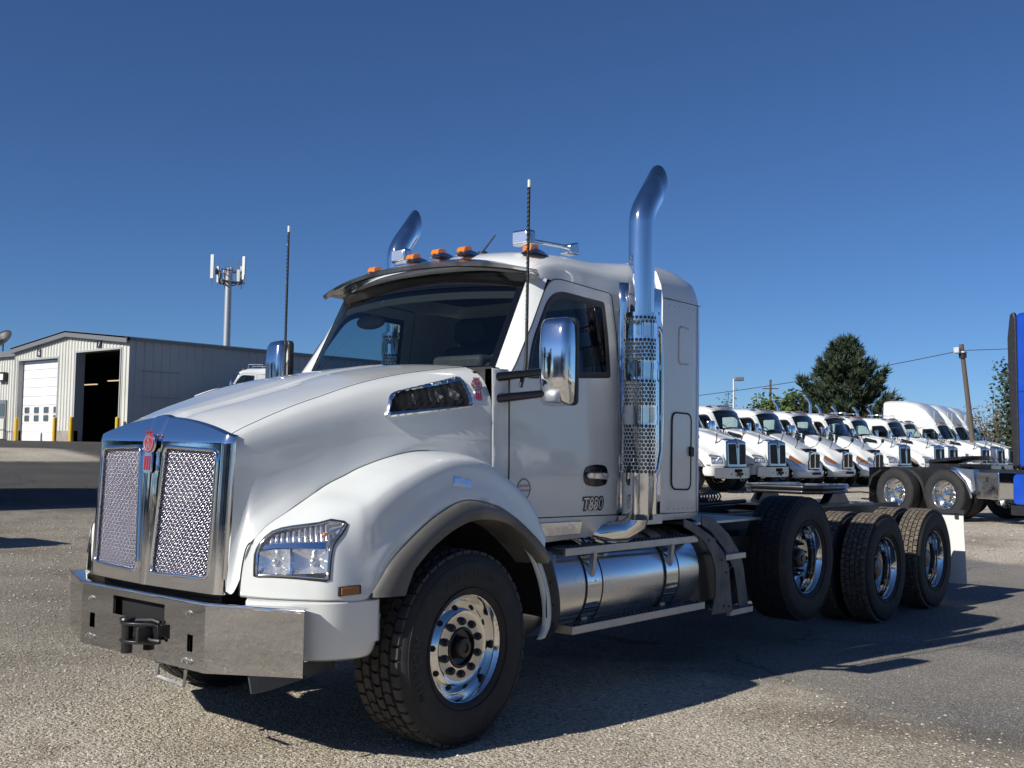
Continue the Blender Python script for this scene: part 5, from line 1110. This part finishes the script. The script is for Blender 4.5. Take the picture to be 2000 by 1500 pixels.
# ---------------------------------------------------------------- van trailer and flatbed standing outside the left picture edge; their shadows cross the yard
tr = empty('van_trailer', (-6.1, -20.2, gh(-6, -20))); tag(tr, 'white box trailer parked just beyond the left edge, only its shadow showing on the yard', 'trailer')
b = MB(); b.bx(.1, 12.5, -1.28, 1.28, 1.15, 3.95); mk('box', b, 'white_flat', tr, bevel=.03)
b = MB(); b.bx(.1, 12.5, -.5, .5, .95, 1.15); mk('rails', b, 'frame_black', tr)
for x in (1.2, 2.5):
    for y in (1.05, -1.05):
        b = MB(); b.lathe([(.28, -.14), (.42, -.14), (.51, -.10), (.51, .10), (.42, .14), (.28, .14), (.28, -.14)], 28, 'y', (x, y, .51)); w_ = mk('wheel', b, 'rubber', tr, smooth=40)
for y in (-.6, .6):
    b = MB(); b.bx(9.5, 9.62, y-.06, y+.06, 0, 1.0); mk('landing_leg', b, 'frame_black', tr)
fl = empty('flatbed_trailer', (-2.35, -12.4, 0)); tag(fl, 'low flatbed trailer parked just beyond the left edge, only its shadow showing on the gravel', 'trailer')
b = MB(); b.bx(0, 9, -1.1, 1.1, .85, 1.05); b.prism([(0, 1.05), (.25, 1.05), (.25, 1.3), (.1, 1.3)], 'y', -.6, .9); mk('deck', b, 'frame_black', fl)
for x in (2.2, 3.4):
    for y in (.95, -.95):
        b = MB(); b.lathe([(.2, -.12), (.34, -.12), (.4, -.09), (.4, .09), (.34, .12), (.2, .12), (.2, -.12)], 24, 'y', (x, y, .4)); mk('wheel', b, 'rubber', fl, smooth=40)

# ---------------------------------------------------------------- trucks outside the frame: a row inferred from door reflections, and an added pair
for k, x in enumerate((-3.5, -7.0, -10.6, -14.1, -17.8, -21.2)):
    t_ = make_heavy('white truck parked outside the right frame edge, seen only mirrored in the big truck', 'trucks mirrored in the chrome', (x, 17.5+.3*(k % 2), gh(x, 17))); t_.rotation_euler = (0, 0, R(-90))
for k, y in enumerate((9., 12.6)):  # unseen pair, added to give the front chrome something to mirror
    t_ = make_heavy('added white truck behind the photographer, unseen, there to fill the front chrome reflections', 'unseen trucks added for the front chrome', (15.5, y, 0)); t_.rotation_euler = (0, 0, R(180))
# ---------------------------------------------------------------- metal workshop on the rise, gable facing +x
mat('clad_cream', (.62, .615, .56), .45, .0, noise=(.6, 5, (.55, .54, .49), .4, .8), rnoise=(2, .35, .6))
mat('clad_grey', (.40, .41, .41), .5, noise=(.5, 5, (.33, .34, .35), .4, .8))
mat('trim_grey', (.17, .175, .18), .45)
mat('roof_metal', (.30, .31, .32), .4, .4)
mat('concrete', (.34, .31, .27), .9, noise=(3, 6, (.22, .2, .18), .4, .75))
mat('door_white', (.80, .80, .78), .45, noise=(2, 4, (.72, .72, .70), .45, .8))
mat('pane_dark', (.06, .08, .09), .12, 0, .5)
mat('yellow_paint', (.72, .45, .02), .5, noise=(6, 5, (.5, .32, .03), .55, .8))
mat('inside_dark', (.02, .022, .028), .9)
mat('steel_grey', (.42, .44, .46), .5, .6)
mat('tube_light', (.9, .8, .6), .5, emit=((1, .75, .45), .8))
BX, BY0, BY1, BZ0, EZ, PZ = -21.95, -40.4, -51.7, 1.56, 6.42, 7.0
PY = (BY0+BY1)/2
bld = empty('workshop', (BX, PY, BZ0)); tag(bld, 'cream and grey metal workshop with two tall vehicle doors up on the rise', 'building')
def bpart(name, mb, m, parent=None, **k):
    mb.v = [(x-BX, y-PY, z-BZ0) for x, y, z in mb.v]; return mk(name, mb, m, parent or bld, **k)
def roofz(y): return PZ-(PZ-EZ)*abs(y-PY)/(BY0-PY)
D7 = (-41.1, -45.2, 5.92); D6 = (-47.0, -51.2, 5.75)      # door openings y range and head height
# cladding panels, one object each
pw = .30; k = 0; y = BY0
def clad(y0, y1, za, z0t, z1t):
    b = MB(); x0 = BX; w = abs(y1-y0)
    prof = [(0, 0), (.66, 0), (.74, .045), (.86, .045), (.94, 0), (1., 0)]
    lo = [(x0+d, y0+(y1-y0)*t, za) for t, d in prof]; hi = [(x0+d, y0+(y1-y0)*t, z0t+(z1t-z0t)*t) for t, d in prof]
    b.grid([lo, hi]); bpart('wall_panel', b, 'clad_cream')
y = BY0
while y > BY1+.01:
    y2 = max(y-pw, BY1); ym = (y+y2)/2; base = BZ0+.55
    za = base
    for d in (D7, D6):
        if d[1] < ym < d[0]: za = d[2]
    clad(y, y2, za, roofz(y)-.12, roofz(y2)-.12); y = y2
for ya, yb in ((D7[0], BY0), (D6[0], D7[1]), (BY1, D6[1])):
    b = MB(); b.bx(BX-.18, BX+.03, ya, yb, BZ0-.6, BZ0+.55); bpart('plinth', b, 'concrete')
# door reveals
for d in (D7, D6):
    b = MB(); b.bx(BX-.42, BX+.06, d[0]-.0, d[0]+.07, BZ0, d[2]+.07); b.bx(BX-.42, BX+.06, d[1]-.07, d[1], BZ0, d[2]+.07); b.bx(BX-.42, BX+.06, d[1], d[0], d[2], d[2]+.09); bpart('door_frame', b, 'clad_grey')
# sectional door of bay 6
sec = []
zs = np.linspace(BZ0+.02, D6[2]-.02, 10)
dm = None
for i in range(9):
    b = MB(); b.bx(BX-.30, BX-.23, D6[1]+.005, D6[0]-.005, zs[i]+.006, zs[i+1]-.006); p = bpart('door_section', b, 'door_white', bevel=.012)
    b = MB(); b.bx(BX-.231, BX-.222, D6[1]+.01, D6[0]-.01, (zs[i]+zs[i+1])/2-.02, (zs[i]+zs[i+1])/2+.02); bpart('section_rib', b, 'door_white', p)
    if i in (2, 3):
        for j in range(4):
            yc = D6[1]+.55+(D6[0]-D6[1]-1.1)*j/3; zc = (zs[i]+zs[i+1])/2+(-.02 if i == 3 else .02)
            b = MB(); b.prism(roundpoly([(yc-.27, zc-.165), (yc+.27, zc-.165), (yc+.27, zc+.165), (yc-.27, zc+.165)], .07), 'x', BX-.235, BX-.215); w_ = bpart('door_window', b, 'trim_grey', p)
            b = MB(); b.prism(roundpoly([(yc-.23, zc-.13), (yc+.23, zc-.13), (yc+.23, zc+.13), (yc-.23, zc+.13)], .05), 'x', BX-.217, BX-.208); bpart('pane', b, 'pane_dark', p)
# rest of the shell: interior, side wall, roof
L = 26.
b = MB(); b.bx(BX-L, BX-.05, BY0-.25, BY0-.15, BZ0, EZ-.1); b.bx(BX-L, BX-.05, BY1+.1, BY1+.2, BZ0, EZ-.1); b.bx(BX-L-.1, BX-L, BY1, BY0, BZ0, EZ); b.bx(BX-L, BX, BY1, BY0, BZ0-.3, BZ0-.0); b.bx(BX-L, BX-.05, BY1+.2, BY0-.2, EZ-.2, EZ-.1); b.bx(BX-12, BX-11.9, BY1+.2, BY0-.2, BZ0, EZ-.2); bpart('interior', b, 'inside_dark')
x = BX; k = 0
while x > BX-L:
    b = MB(); prof = [(0, 0), (.66, 0), (.74, .045), (.86, .045), (.94, 0), (1., 0)]; w_ = .30*1.5
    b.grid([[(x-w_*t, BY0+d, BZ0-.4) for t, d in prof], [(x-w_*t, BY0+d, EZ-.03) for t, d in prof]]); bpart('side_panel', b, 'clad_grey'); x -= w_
b = MB(); ov = .25
for s_, ye in ((1, BY0), (-1, BY1)):
    b.add([(BX+ov, PY, PZ), (BX+ov, ye+s_*.12, EZ-.01), (BX-L, ye+s_*.12, EZ-.01), (BX-L, PY, PZ)], [(0, 1, 2, 3)])
bpart('roof', b, 'roof_metal', solid=.08)
for s_, ye in ((1, BY0), (-1, BY1)):
    b = MB(); n_ = Vector((0, ye-PY, EZ-PZ)).normalized(); 
    b.add([(BX+ov, PY, PZ+.03), (BX+ov, ye+s_*.14, EZ+.02), (BX+ov, ye+s_*.14, EZ-.26), (BX+ov, PY, PZ-.25), (BX+.06, PY, PZ+.03), (BX+.06, ye+s_*.14, EZ+.02), (BX+.06, ye+s_*.14, EZ-.26), (BX+.06, PY, PZ-.25)], [(0, 1, 2, 3), (4, 7, 6, 5), (0, 4, 5, 1), (3, 2, 6, 7), (1, 5, 6, 2)]); bpart('fascia', b, 'trim_grey')
b = MB(); b.bx(BX-L, BX+.2, BY0+.06, BY0+.14, EZ-.14, EZ-.012); bpart('gutter', b, 'trim_grey')
for (zz, xx) in ((4.9, 1.0), (3.7, 1.0)): 
    b = MB(); b.bx(BX-2.6, BX-.6, BY0+.047, BY0+.06, zz, zz+.02); bpart('wall_strap', b, 'trim_grey')
for num, d in (('7', D7), ('6', D6)):
    yc = (d[0]+d[1])/2+.1; zc = d[2]+.34; b = MB(); b.bx(BX+.05, BX+.065, yc-.19, yc+.19, zc-.2, zc+.2); sg = bpart('bay_sign', b, 'black_paint')
    t = text('bay_number', num, .42, 'paper', sg, frame((BX+.067-BX, yc-PY, zc-BZ0), (0, 1, 0), (0, 0, 1)), ext=.002)
for (xx, yy, zz) in ((-25.0, -49.6, 4.62), (-25.0, -46.9, 4.76)):
    b = MB(); b.bx(xx-.06, xx+.06, yy-.75, yy+.75, zz, zz+.05); bpart('tube_lamp', b, 'tube_light')
for k_, (xx, yy, hh) in enumerate(((-26, -42.8, 1.1), (-27, -44.2, .8), (-29, -43.5, 1.5))):
    b = MB(); b.bx(xx-.5, xx+.5, yy-.4, yy+.4, BZ0, BZ0+hh); b.bx(xx-.45, xx+.45, yy-.35, yy+.35, BZ0+hh, BZ0+hh+.05); bpart('work_bench', b, 'trim_grey', bevel=.02)
# bollards
def bollard(x, y, label):
    z0 = gh(x, y)-.02; r = empty('bollard', (x, y, z0)); tag(r, label, 'bollard', 'yellow bollards before the workshop')
    b = MB(); b.cyl((0, 0, 0), (0, 0, 1.15), .10, .10, 16); b.ball((0, 0, 1.15), (.10, .10, .045), 16, 6); mk('post', b, 'yellow_paint', r, smooth=45)
    b = MB(); b.cyl((0, 0, 0), (0, 0, .05), .16, .15, 14); mk('footing', b, 'concrete', r, smooth=45)
bollard(BX+.95, -49.25, 'yellow bollard at the left corner of the closed white workshop door')
bollard(BX+.95, -45.3, 'yellow bollard overlapping the right edge of the closed white workshop door')
bollard(BX+.95, -43.7, 'yellow bollard on the wall strip left of the open workshop bay')
bollard(BX+.35, -40.6, 'yellow bollard at the right side of the open workshop bay')
# lower annex on the far left
an = empty('annex', (BX-.2, -55, BZ0)); tag(an, 'low cream metal annex adjoining the workshop at the left picture edge', 'building')
def apart(name, mb, m, parent=None, **k): mb.v = [(x-BX+.2, y+55, z-BZ0) for x, y, z in mb.v]; return mk(name, mb, m, parent or an, **k)
y = BY1-.02
while y > -60:
    y2 = y-.30; prof = [(0, 0), (.66, 0), (.74, .045), (.86, .045), (.94, 0), (1., 0)]; b = MB()
    b.grid([[(BX-.25+d, y+(y2-y)*t, BZ0-.3) for t, d in prof], [(BX-.25+d, y+(y2-y)*t, 6.1) for t, d in prof]]); apart('wall_panel', b, 'clad_cream'); y = y2
b = MB(); b.bx(BX-20, BX+.0, -60, BY1-.02, 6.05, 6.36); apart('roof', b, 'trim_grey')
b = MB(); b.bx(BX-.2, BX-.08, BY1-.30, BY1-.12, BZ0-.3, 6.3); apart('downspout', b, 'trim_grey')
b = MB(); b.prism(roundpoly([(-53.8, 4.75), (-52.95, 4.75), (-52.95, 5.25), (-53.8, 5.25)], .1), 'x', BX-.2, BX-.0); lw = apart('wall_light', b, 'black_plastic')
b = MB(); b.prism(roundpoly([(-53.7, 4.82), (-53.05, 4.82), (-53.05, 5.15), (-53.7, 5.15)], .08), 'x', BX-.0, BX+.02); apart('wall_light_lens', b, 'paper', lw)
b = MB(); b.bx(BX-.2, BX-.14, -53.9, -52.9, BZ0+.05, 3.75); dd = apart('personnel_door', b, 'trim_grey')
b = MB(); b.bx(BX-.14, BX-.12, -53.75, -53.05, 2.9, 3.55); apart('door_glass', b, 'pane_dark', dd)
b = MB(); b.bx(BX-.13, BX-.10, -53.8, -53.0, BZ0+.1, 2.75); apart('door_panel', b, 'clad_cream', dd)
rl = empty('hand_rail', (BX+.6, -53, BZ0)); tag(rl, 'dark metal hand rail before the annex door', 'railing')
for z in (.15, .55, 1.05):
    b = MB(); b.tube([(0, -2, z), (0, .9, z)], .022, 6); mk('rail', b, 'trim_grey', rl)
for yy in (-1.9, -.9, 0, .9):
    b = MB(); b.tube([(0, yy, -.3), (0, yy, 1.08)], .025, 6); mk('rail_post', b, 'trim_grey', rl)
b = MB(); b.bx(-.5, .0, -2, .95, -.5, .06); mk('landing', b, 'concrete', rl)
ds = empty('satellite_dish', (BX-.8, -55.0, 6.36)); tag(ds, 'dark satellite dish on the annex roof at the left picture edge', 'dish')
b = MB(); dn = Vector((.75, .25, .6)).normalized(); q = dn.to_track_quat('Z', 'Y').to_matrix(); b.lathe([(.001, 0), (.25, .03), (.5, .11), (.62, .18)], 28, 'z'); b.v = [tuple(q @ Vector(v)+Vector((0, 0, .75))) for v in b.v]; mk('dish', b, 'frame_black', ds, smooth=60, solid=.02)
b = MB(); b.tube([(0, 0, 0), (0, 0, .7)], .04, 8); b.tube([(.1, .03, .4), (.5, .17, 1.15)], .015, 5); mk('mount', b, 'trim_grey', ds)
# ---------------------------------------------------------------- cell tower
tw = empty('cell_tower', (-48.3, -70.9, 1.5)); tag(tw, 'grey monopole cell tower with antenna panels rising behind the workshop', 'tower')
H = 14.0
b = MB(); b.cyl((0, 0, 0), (0, 0, H+.2), .34, .26, 20); mk('pole', b, 'steel_grey', tw, smooth=45)
for k in range(int(H/.42)):
    b = MB(); s_ = 1 if k % 2 else -1; b.tube([(.0, s_*.25, .6+k*.42), (.0, s_*.46, .6+k*.42)], .015, 4); mk('step_peg', b, 'steel_grey', tw)
b = MB()
hexp = [(1.3*math.cos(a), 1.3*math.sin(a)) for a in np.linspace(0, 2*math.pi, 4)[:-1]+.5]
for (x0, y0), (x1, y1) in zip(hexp, hexp[1:]+hexp[:1]):
    for z in (0, .9): b.tube([(x0, y0, H-.5+z), (x1, y1, H-.5+z)], .05, 6)
for x0, y0 in hexp: b.tube([(0, 0, H-.5), (x0, y0, H-.5)], .09, 6); b.tube([(0, 0, H-.9), (x0*.8, y0*.8, H-.5)], .05, 6)
mk('platform', b, 'trim_grey', tw, smooth=45)
def onview(u, w_, dz): p = np.array([Rv[0], Rv[1], 0])*u*.74+np.array([Fv[0], Fv[1], 0])*w_; return (p[0], p[1], H+dz)
for u, w_, hh, wd in ((-1.65, -.6, 2.0, .30), (-1.25, .1, 1.4, .22), (-.75, .9, 1.3, .25), (1.75, -.2, 1.95, .28), (1.35, -.7, 1.0, .26), (1.25, .6, 1.5, .24), (-.55, -.9, .0, 0)):
    if hh == 0: continue
    c = onview(u, w_, hh/2-.55+(.25 if u in (-1.65, 1.75) else 0)); b = MB(); b.box((0, 0, 0), (wd, .14, hh)); a_ = math.atan2(Rv[1], Rv[0])+rnd.uniform(-.5, .5); o = mk('antenna_panel', b, 'white_flat' if abs(u) > 1.3 else 'steel_grey', tw, bevel=.03, loc=c, rot=(0, 0, a_))
    b = MB(); b.tube([(c[0], c[1], H-1.0), (c[0], c[1], H+1.2)], .03, 5); mk('antenna_mast', b, 'trim_grey', tw)
for u, w_, z in ((-1.1, .2, -.3), (-.85, -.3, .0), (.0, .0, .45), (.25, .1, .5), (1.1, .2, -.45), (1.4, 0, -.2), (-1.35, -.2, .35), (1.5, .3, .4)):
    b = MB(); b.box(onview(u, w_, z), (.24, .2, .5)); mk('radio_unit', b, 'trim_grey' if u < 0 or u > 1 else 'steel_grey', tw, bevel=.02)
for u in (-.15, .8, -1.9, .35):
    c = onview(u, .2, 0); b = MB(); b.tube([(c[0], c[1], H-.8), (c[0], c[1], H+1.6)], .016, 4); mk('whip', b, 'trim_grey', tw)
# ---------------------------------------------------------------- trees, poles, wires
def leafmat(name, a, b_, sc=1.2):
    m = mat(name, a, .75, noise=(sc, 4, b_, .35, .7), spec=.25); return m
leafmat('pine_needles', (.030, .050, .030), (.075, .100, .055), 1.3)
leafmat('leaf_green', (.07, .12, .025), (.16, .22, .055), .9)
leafmat('leaf_dark', (.035, .065, .03), (.085, .125, .05), .9)
leafmat('leaf_brown', (.11, .085, .05), (.19, .145, .09), .9)
mat('bark', (.12, .09, .065), .9, noise=(8, 5, (.07, .055, .04), .4, .7))
mat('wood_pole', (.11, .085, .07), .85, noise=(5, 5, (.10, .075, .055), .4, .7, (6, 6, .6)))
mat('galv', (.50, .52, .54), .45, .7)
def pine(loc, H, Wd, label, seed, nb=120):
    rg = random.Random(seed); r = empty('pine_tree', loc); tag(r, label, 'tree', 'trees beyond the lot')
    b = MB(); b.tube([(0, 0, -.3), (.05, 0, H*.4), (0, .05, H*.75), (0, 0, H*.97)], [.28, .2, .1, .03], 10); mk('trunk', b, 'bark', r, smooth=50)
    lb = MB(); nd = MB()
    def tuft(c, d, s):
        d = d/np.linalg.norm(d); a = np.cross(d, (0.3, .2, 1.)); a /= np.linalg.norm(a); e = np.cross(d, a)
        for k in range(15):
            t = rg.uniform(0, 6.28); sp = rg.uniform(.35, 1.1); dr = d*1.0+(a*math.cos(t)+e*math.sin(t))*sp; dr /= np.linalg.norm(dr)
            p0 = c-d*s*.45*rg.random(); p1 = p0+dr*s*rg.uniform(.6, 1.05); w = np.cross(dr, (rg.random()-.5, rg.random()-.5, rg.random()-.5)); w = w/(np.linalg.norm(w)+1e-9)*s*.085
            o = len(nd.v); nd.v += [tuple(p0-w), tuple(p0+w), tuple(p1)]; nd.f += [(o, o+1, o+2)]
    for i in range(nb):
        f = (i+.5)/nb; z = H*(.05+.90*f**.95); az = i*2.39996+rg.uniform(-.4, .4)
        R_ = Wd*np.interp(f, [0, .10, .3, .55, .75, .9, 1], [.95, 1.08, .98, .68, .44, .24, .08])*rg.uniform(.72, 1.12)
        el = np.interp(f, [0, .3, .7, 1], [-.05, .22, .55, 1.1])
        out = np.array([math.cos(az), math.sin(az), 0]); pts = []
        for t in np.linspace(0, 1, 7): pts.append(np.array([0, 0, z])+out*R_*t*math.cos(el*.8)+np.array([0, 0, R_*(math.sin(el)*t*.7-.14*math.sin(t*math.pi)*(1-f)+.28*t**3)]))
        lb.tube(pts, [.05*(1-t*.8)*(1.2-f) for t in np.linspace(0, 1, 7)], 5, caps=False)
        nt = int(8+R_*5.5)
        for k in range(nt):
            t = rg.uniform(.25, 1.0)**.8; q = t*6; j = min(int(q), 5); p = pts[j]+(pts[j+1]-pts[j])*(q-j); sd = np.cross(out, (0, 0, 1.)); lat = rg.uniform(-1, 1)*R_*.30*(1.1-.6*t)
            c = p+sd*lat+np.array([0, 0, rg.uniform(-.05, .15)*R_*.6+abs(lat)*.2]); d = out*(.7)+sd*np.sign(lat)*.6+np.array([0, 0, .75+rg.random()*.6])
            tuft(c, d, rg.uniform(.34, .58)*(1.0 if f < .8 else .8))
        tuft(pts[-1], pts[-1]-pts[-2]+np.array([0, 0, .1]), .55)
    mk('branches', lb, 'bark', r); mk('crown', nd, 'pine_needles', r)['kind'] = 'stuff'
def shrub(name, loc, H, Wd, label, m, seed, n=1600, leaf=.12, group='trees beyond the lot', stems=9, up=.8):
    rg = random.Random(seed); r = empty(name, loc); tag(r, label, 'tree' if H > 3 else 'shrub', group); tb = MB(); lf = MB()
    for i in range(stems):
        az = i*2.4+rg.random(); sp = rg.uniform(.25, 1.)*Wd; h = H*rg.uniform(.65, 1.05)*(1.1-.35*sp/Wd)
        pts = [np.array([math.cos(az)*sp*t**1.3*.95, math.sin(az)*sp*t**1.3*.95, h*t]) for t in np.linspace(0, 1, 6)]
        tb.tube(pts, [.06*(1-.85*t)*H/4 for t in np.linspace(0, 1, 6)], 5, caps=False)
        for k in range(n//stems):
            t = rg.uniform(.2, 1.02); q = min(t, .999)*5; j = int(q); p = pts[j]+(pts[j+1]-pts[j])*(q-j)
            c = p+np.array([rg.gauss(0, 1), rg.gauss(0, 1), rg.gauss(0, .8)])*H*.075*(1.2-.5*t); d = np.array([rg.uniform(-1, 1), rg.uniform(-1, 1), rg.uniform(-.4, 1)*up]); d /= np.linalg.norm(d)
            w = np.cross(d, (rg.uniform(-1, 1), rg.uniform(-1, 1), rg.uniform(-1, 1))); w = w/(np.linalg.norm(w)+1e-9)*leaf*.3; s = leaf*rg.uniform(.6, 1.4)
            o = len(lf.v); lf.v += [tuple(c-d*s*.5), tuple(c+w), tuple(c+d*s*.5), tuple(c-w)]; lf.f += [(o, o+1, o+2, o+3)]
    mk('trunk', tb, 'bark', r, smooth=60); mk('crown', lf, m, r)['kind'] = 'stuff'
pine((-53.1, -19.5, .2), 7.9, 3.3, 'big dark pine tree standing behind the row of white trucks', 4)
shrub('willow_bush', (-53.2, -23.0, .2), 5.0, 2.8, 'light green feathery bush left of the big pine', 'leaf_green', 5, 15000, .26, stems=30)
shrub('willow_bush', (-58.0, -22.9, .2), 4.6, 2.3, 'light green lower bush between the feathery bush and the pine', 'leaf_green', 15, 9000, .26, stems=20)
shrub('leafy_tree', (-70.0, -36.6, .2), 5.9, 1.0, 'small slim green tree behind the street lamp', 'leaf_dark', 6, 1600, .17, stems=8)
shrub('leafy_tree', (-70.5, -39.3, .2), 5.0, 1.6, 'small dark tree just beside the sleeper of the big truck', 'leaf_dark', 16, 1800, .17, stems=8)
shrub('leafy_tree', (-71.0, -38.3, .2), 4.5, 1.3, 'low dark bush between the street lamp and the sleeper', 'leaf_dark', 26, 1400, .17, stems=8)
shrub('leafy_tree', (-61.2, -12.5, .2), 8.0, 1.7, 'dark green tree half hidden by the blue truck', 'pine_needles', 8, 4200, .26, stems=12)
shrub('brown_tree', (-84.8, -20.9, .2), 6.2, 3.2, 'brownish thin tree beyond the tall sleeper trucks', 'leaf_brown', 9, 3200, .20, stems=12)
shrub('hedge_bush', (-60.5, -15.0, .2), 2.6, 3.0, 'low brown scrub seen behind the last parked trucks', 'leaf_brown', 19, 2200, .20, stems=12)
# street lamp
sl_ = empty('street_lamp', (-58.1, -29.2, .2)); tag(sl_, 'thin white street lamp with a box head above the parked trucks', 'lamp post')
b = MB(); b.cyl((0, 0, 0), (0, 0, 6.1), .075, .055, 10); mk('pole', b, 'white_flat', sl_, smooth=50)
b = MB(); d_ = np.array([Rv[0], Rv[1], 0]); c = d_*.35+np.array([0, 0, 6.08]); b.box(c, (.55, .40, .24), np.array([d_/np.linalg.norm(d_), np.cross((0, 0, 1), d_/np.linalg.norm(d_)), (0, 0, 1)]).T); mk('lamp_head', b, 'trim_grey', sl_, bevel=.03)
# leaning utility pole with transformer-like box, plus a distant pole, and wires
up_ = empty('utility_pole', (-52.9, -12.45, .2)); tag(up_, 'leaning wooden utility pole beyond the tall sleeper trucks', 'pole')
lean = -Rv*.78+np.array([0, 0, 0]); tip = np.array([lean[0], lean[1], 7.05])
b = MB(); b.cyl((0, 0, -.2), tip, .14, .11, 14); mk('pole', b, 'wood_pole', up_, smooth=50)
cb = tip*.955; b = MB(); b.box(cb-Rv*.22, (.5, .3, .30)); b.box(cb*.985, (.42, .36, .10)); mk('pole_box', b, 'steel_grey', up_, bevel=.03)
b = MB(); b.cyl(tip*.90, tip*.935, .19, .19, 12); mk('bracket', b, 'black_plastic', up_, smooth=50)
dp = empty('distant_pole', (-96.1, -46.0, 0)); tag(dp, 'small far utility pole with a crossarm above the feathery bush', 'pole')
b = MB(); b.cyl((0, 0, 0), (0, 0, 8.9), .15, .11, 10); mk('pole', b, 'wood_pole', dp, smooth=50)
b = MB(); d_ = Rv/np.linalg.norm(Rv); b.tube([np.array([0, 0, 8.0])-d_*.8, np.array([0, 0, 8.0])+d_*.8], .06, 6); mk('crossarm', b, 'wood_pole', dp)
for k in (-.7, 0, .7):
    b = MB(); p = np.array([0, 0, 8.1])+d_*k; b.cyl(p, p+np.array([0, 0, .25]), .05, .04, 6); mk('insulator', b, 'steel_grey', dp)
mat('wire', (.05, .05, .055), .6)
def wire(p0, p1, sag, rad, label):
    p0, p1 = np.array(p0, float), np.array(p1, float); b = MB(); pts = [p0+(p1-p0)*t-np.array([0, 0, sag*4*t*(1-t)]) for t in np.linspace(0, 1, 20)]; c = pts[0].copy()
    b.tube([p-c for p in pts], rad, 4); o = mk('overhead_wire', b, 'wire', loc=tuple(c)); tag(o, label, 'wire', 'overhead wires behind the lot')
top = np.array([-52.9, -12.45, .2])+tip*.955
wire(top, (-58.0, -39.0, 4.75), .35, .020, 'wire running left from the leaning utility pole past the big pine')
wire(top, (-40.0, 15.0, 7.3), .5, .018, 'wire running right from the leaning utility pole towards the blue truck')

# unseen tree belt and building, added to darken what grille, mirrors and tank reflect
for k, (x, y, h) in enumerate(((16, -34, 8), (22, -30, 9.5), (28, -27, 8), (33, -22, 9), (37, -17, 8.5), (9, -38, 7.5), (40, 6, 8), (40, 13, 9), (38, 20, 8), (34, 27, 9), (27, 33, 8), (-12, 36, 8), (-22, 34, 9))):
    shrub('added_tree', (x, y, 0), h, 3.2, 'added broad dark tree outside the frame, unseen, there to darken the chrome reflections', 'leaf_dark', 40+k, 1500, .75, 'unseen trees added for the reflections', 14)
wr = empty('added_building', (52, -6, 0)); tag(wr, 'added long low grey building, unseen, there to darken the chrome reflections', 'building')
b = MB(); b.bx(0, 14, -12, 40, 0, 6.5); mk('wall', b, 'clad_grey', wr)
b = MB(); b.bx(-.3, 14.3, -12.3, 40.3, 6.5, 6.9); mk('roof', b, 'trim_grey', wr)
for y in (-8, 2, 12, 22, 32):
    b = MB(); b.bx(-.06, -.005, y, y+4, 0, 4.3); mk('door', b, 'trim_grey', wr)
bpy.context.view_layer.update()
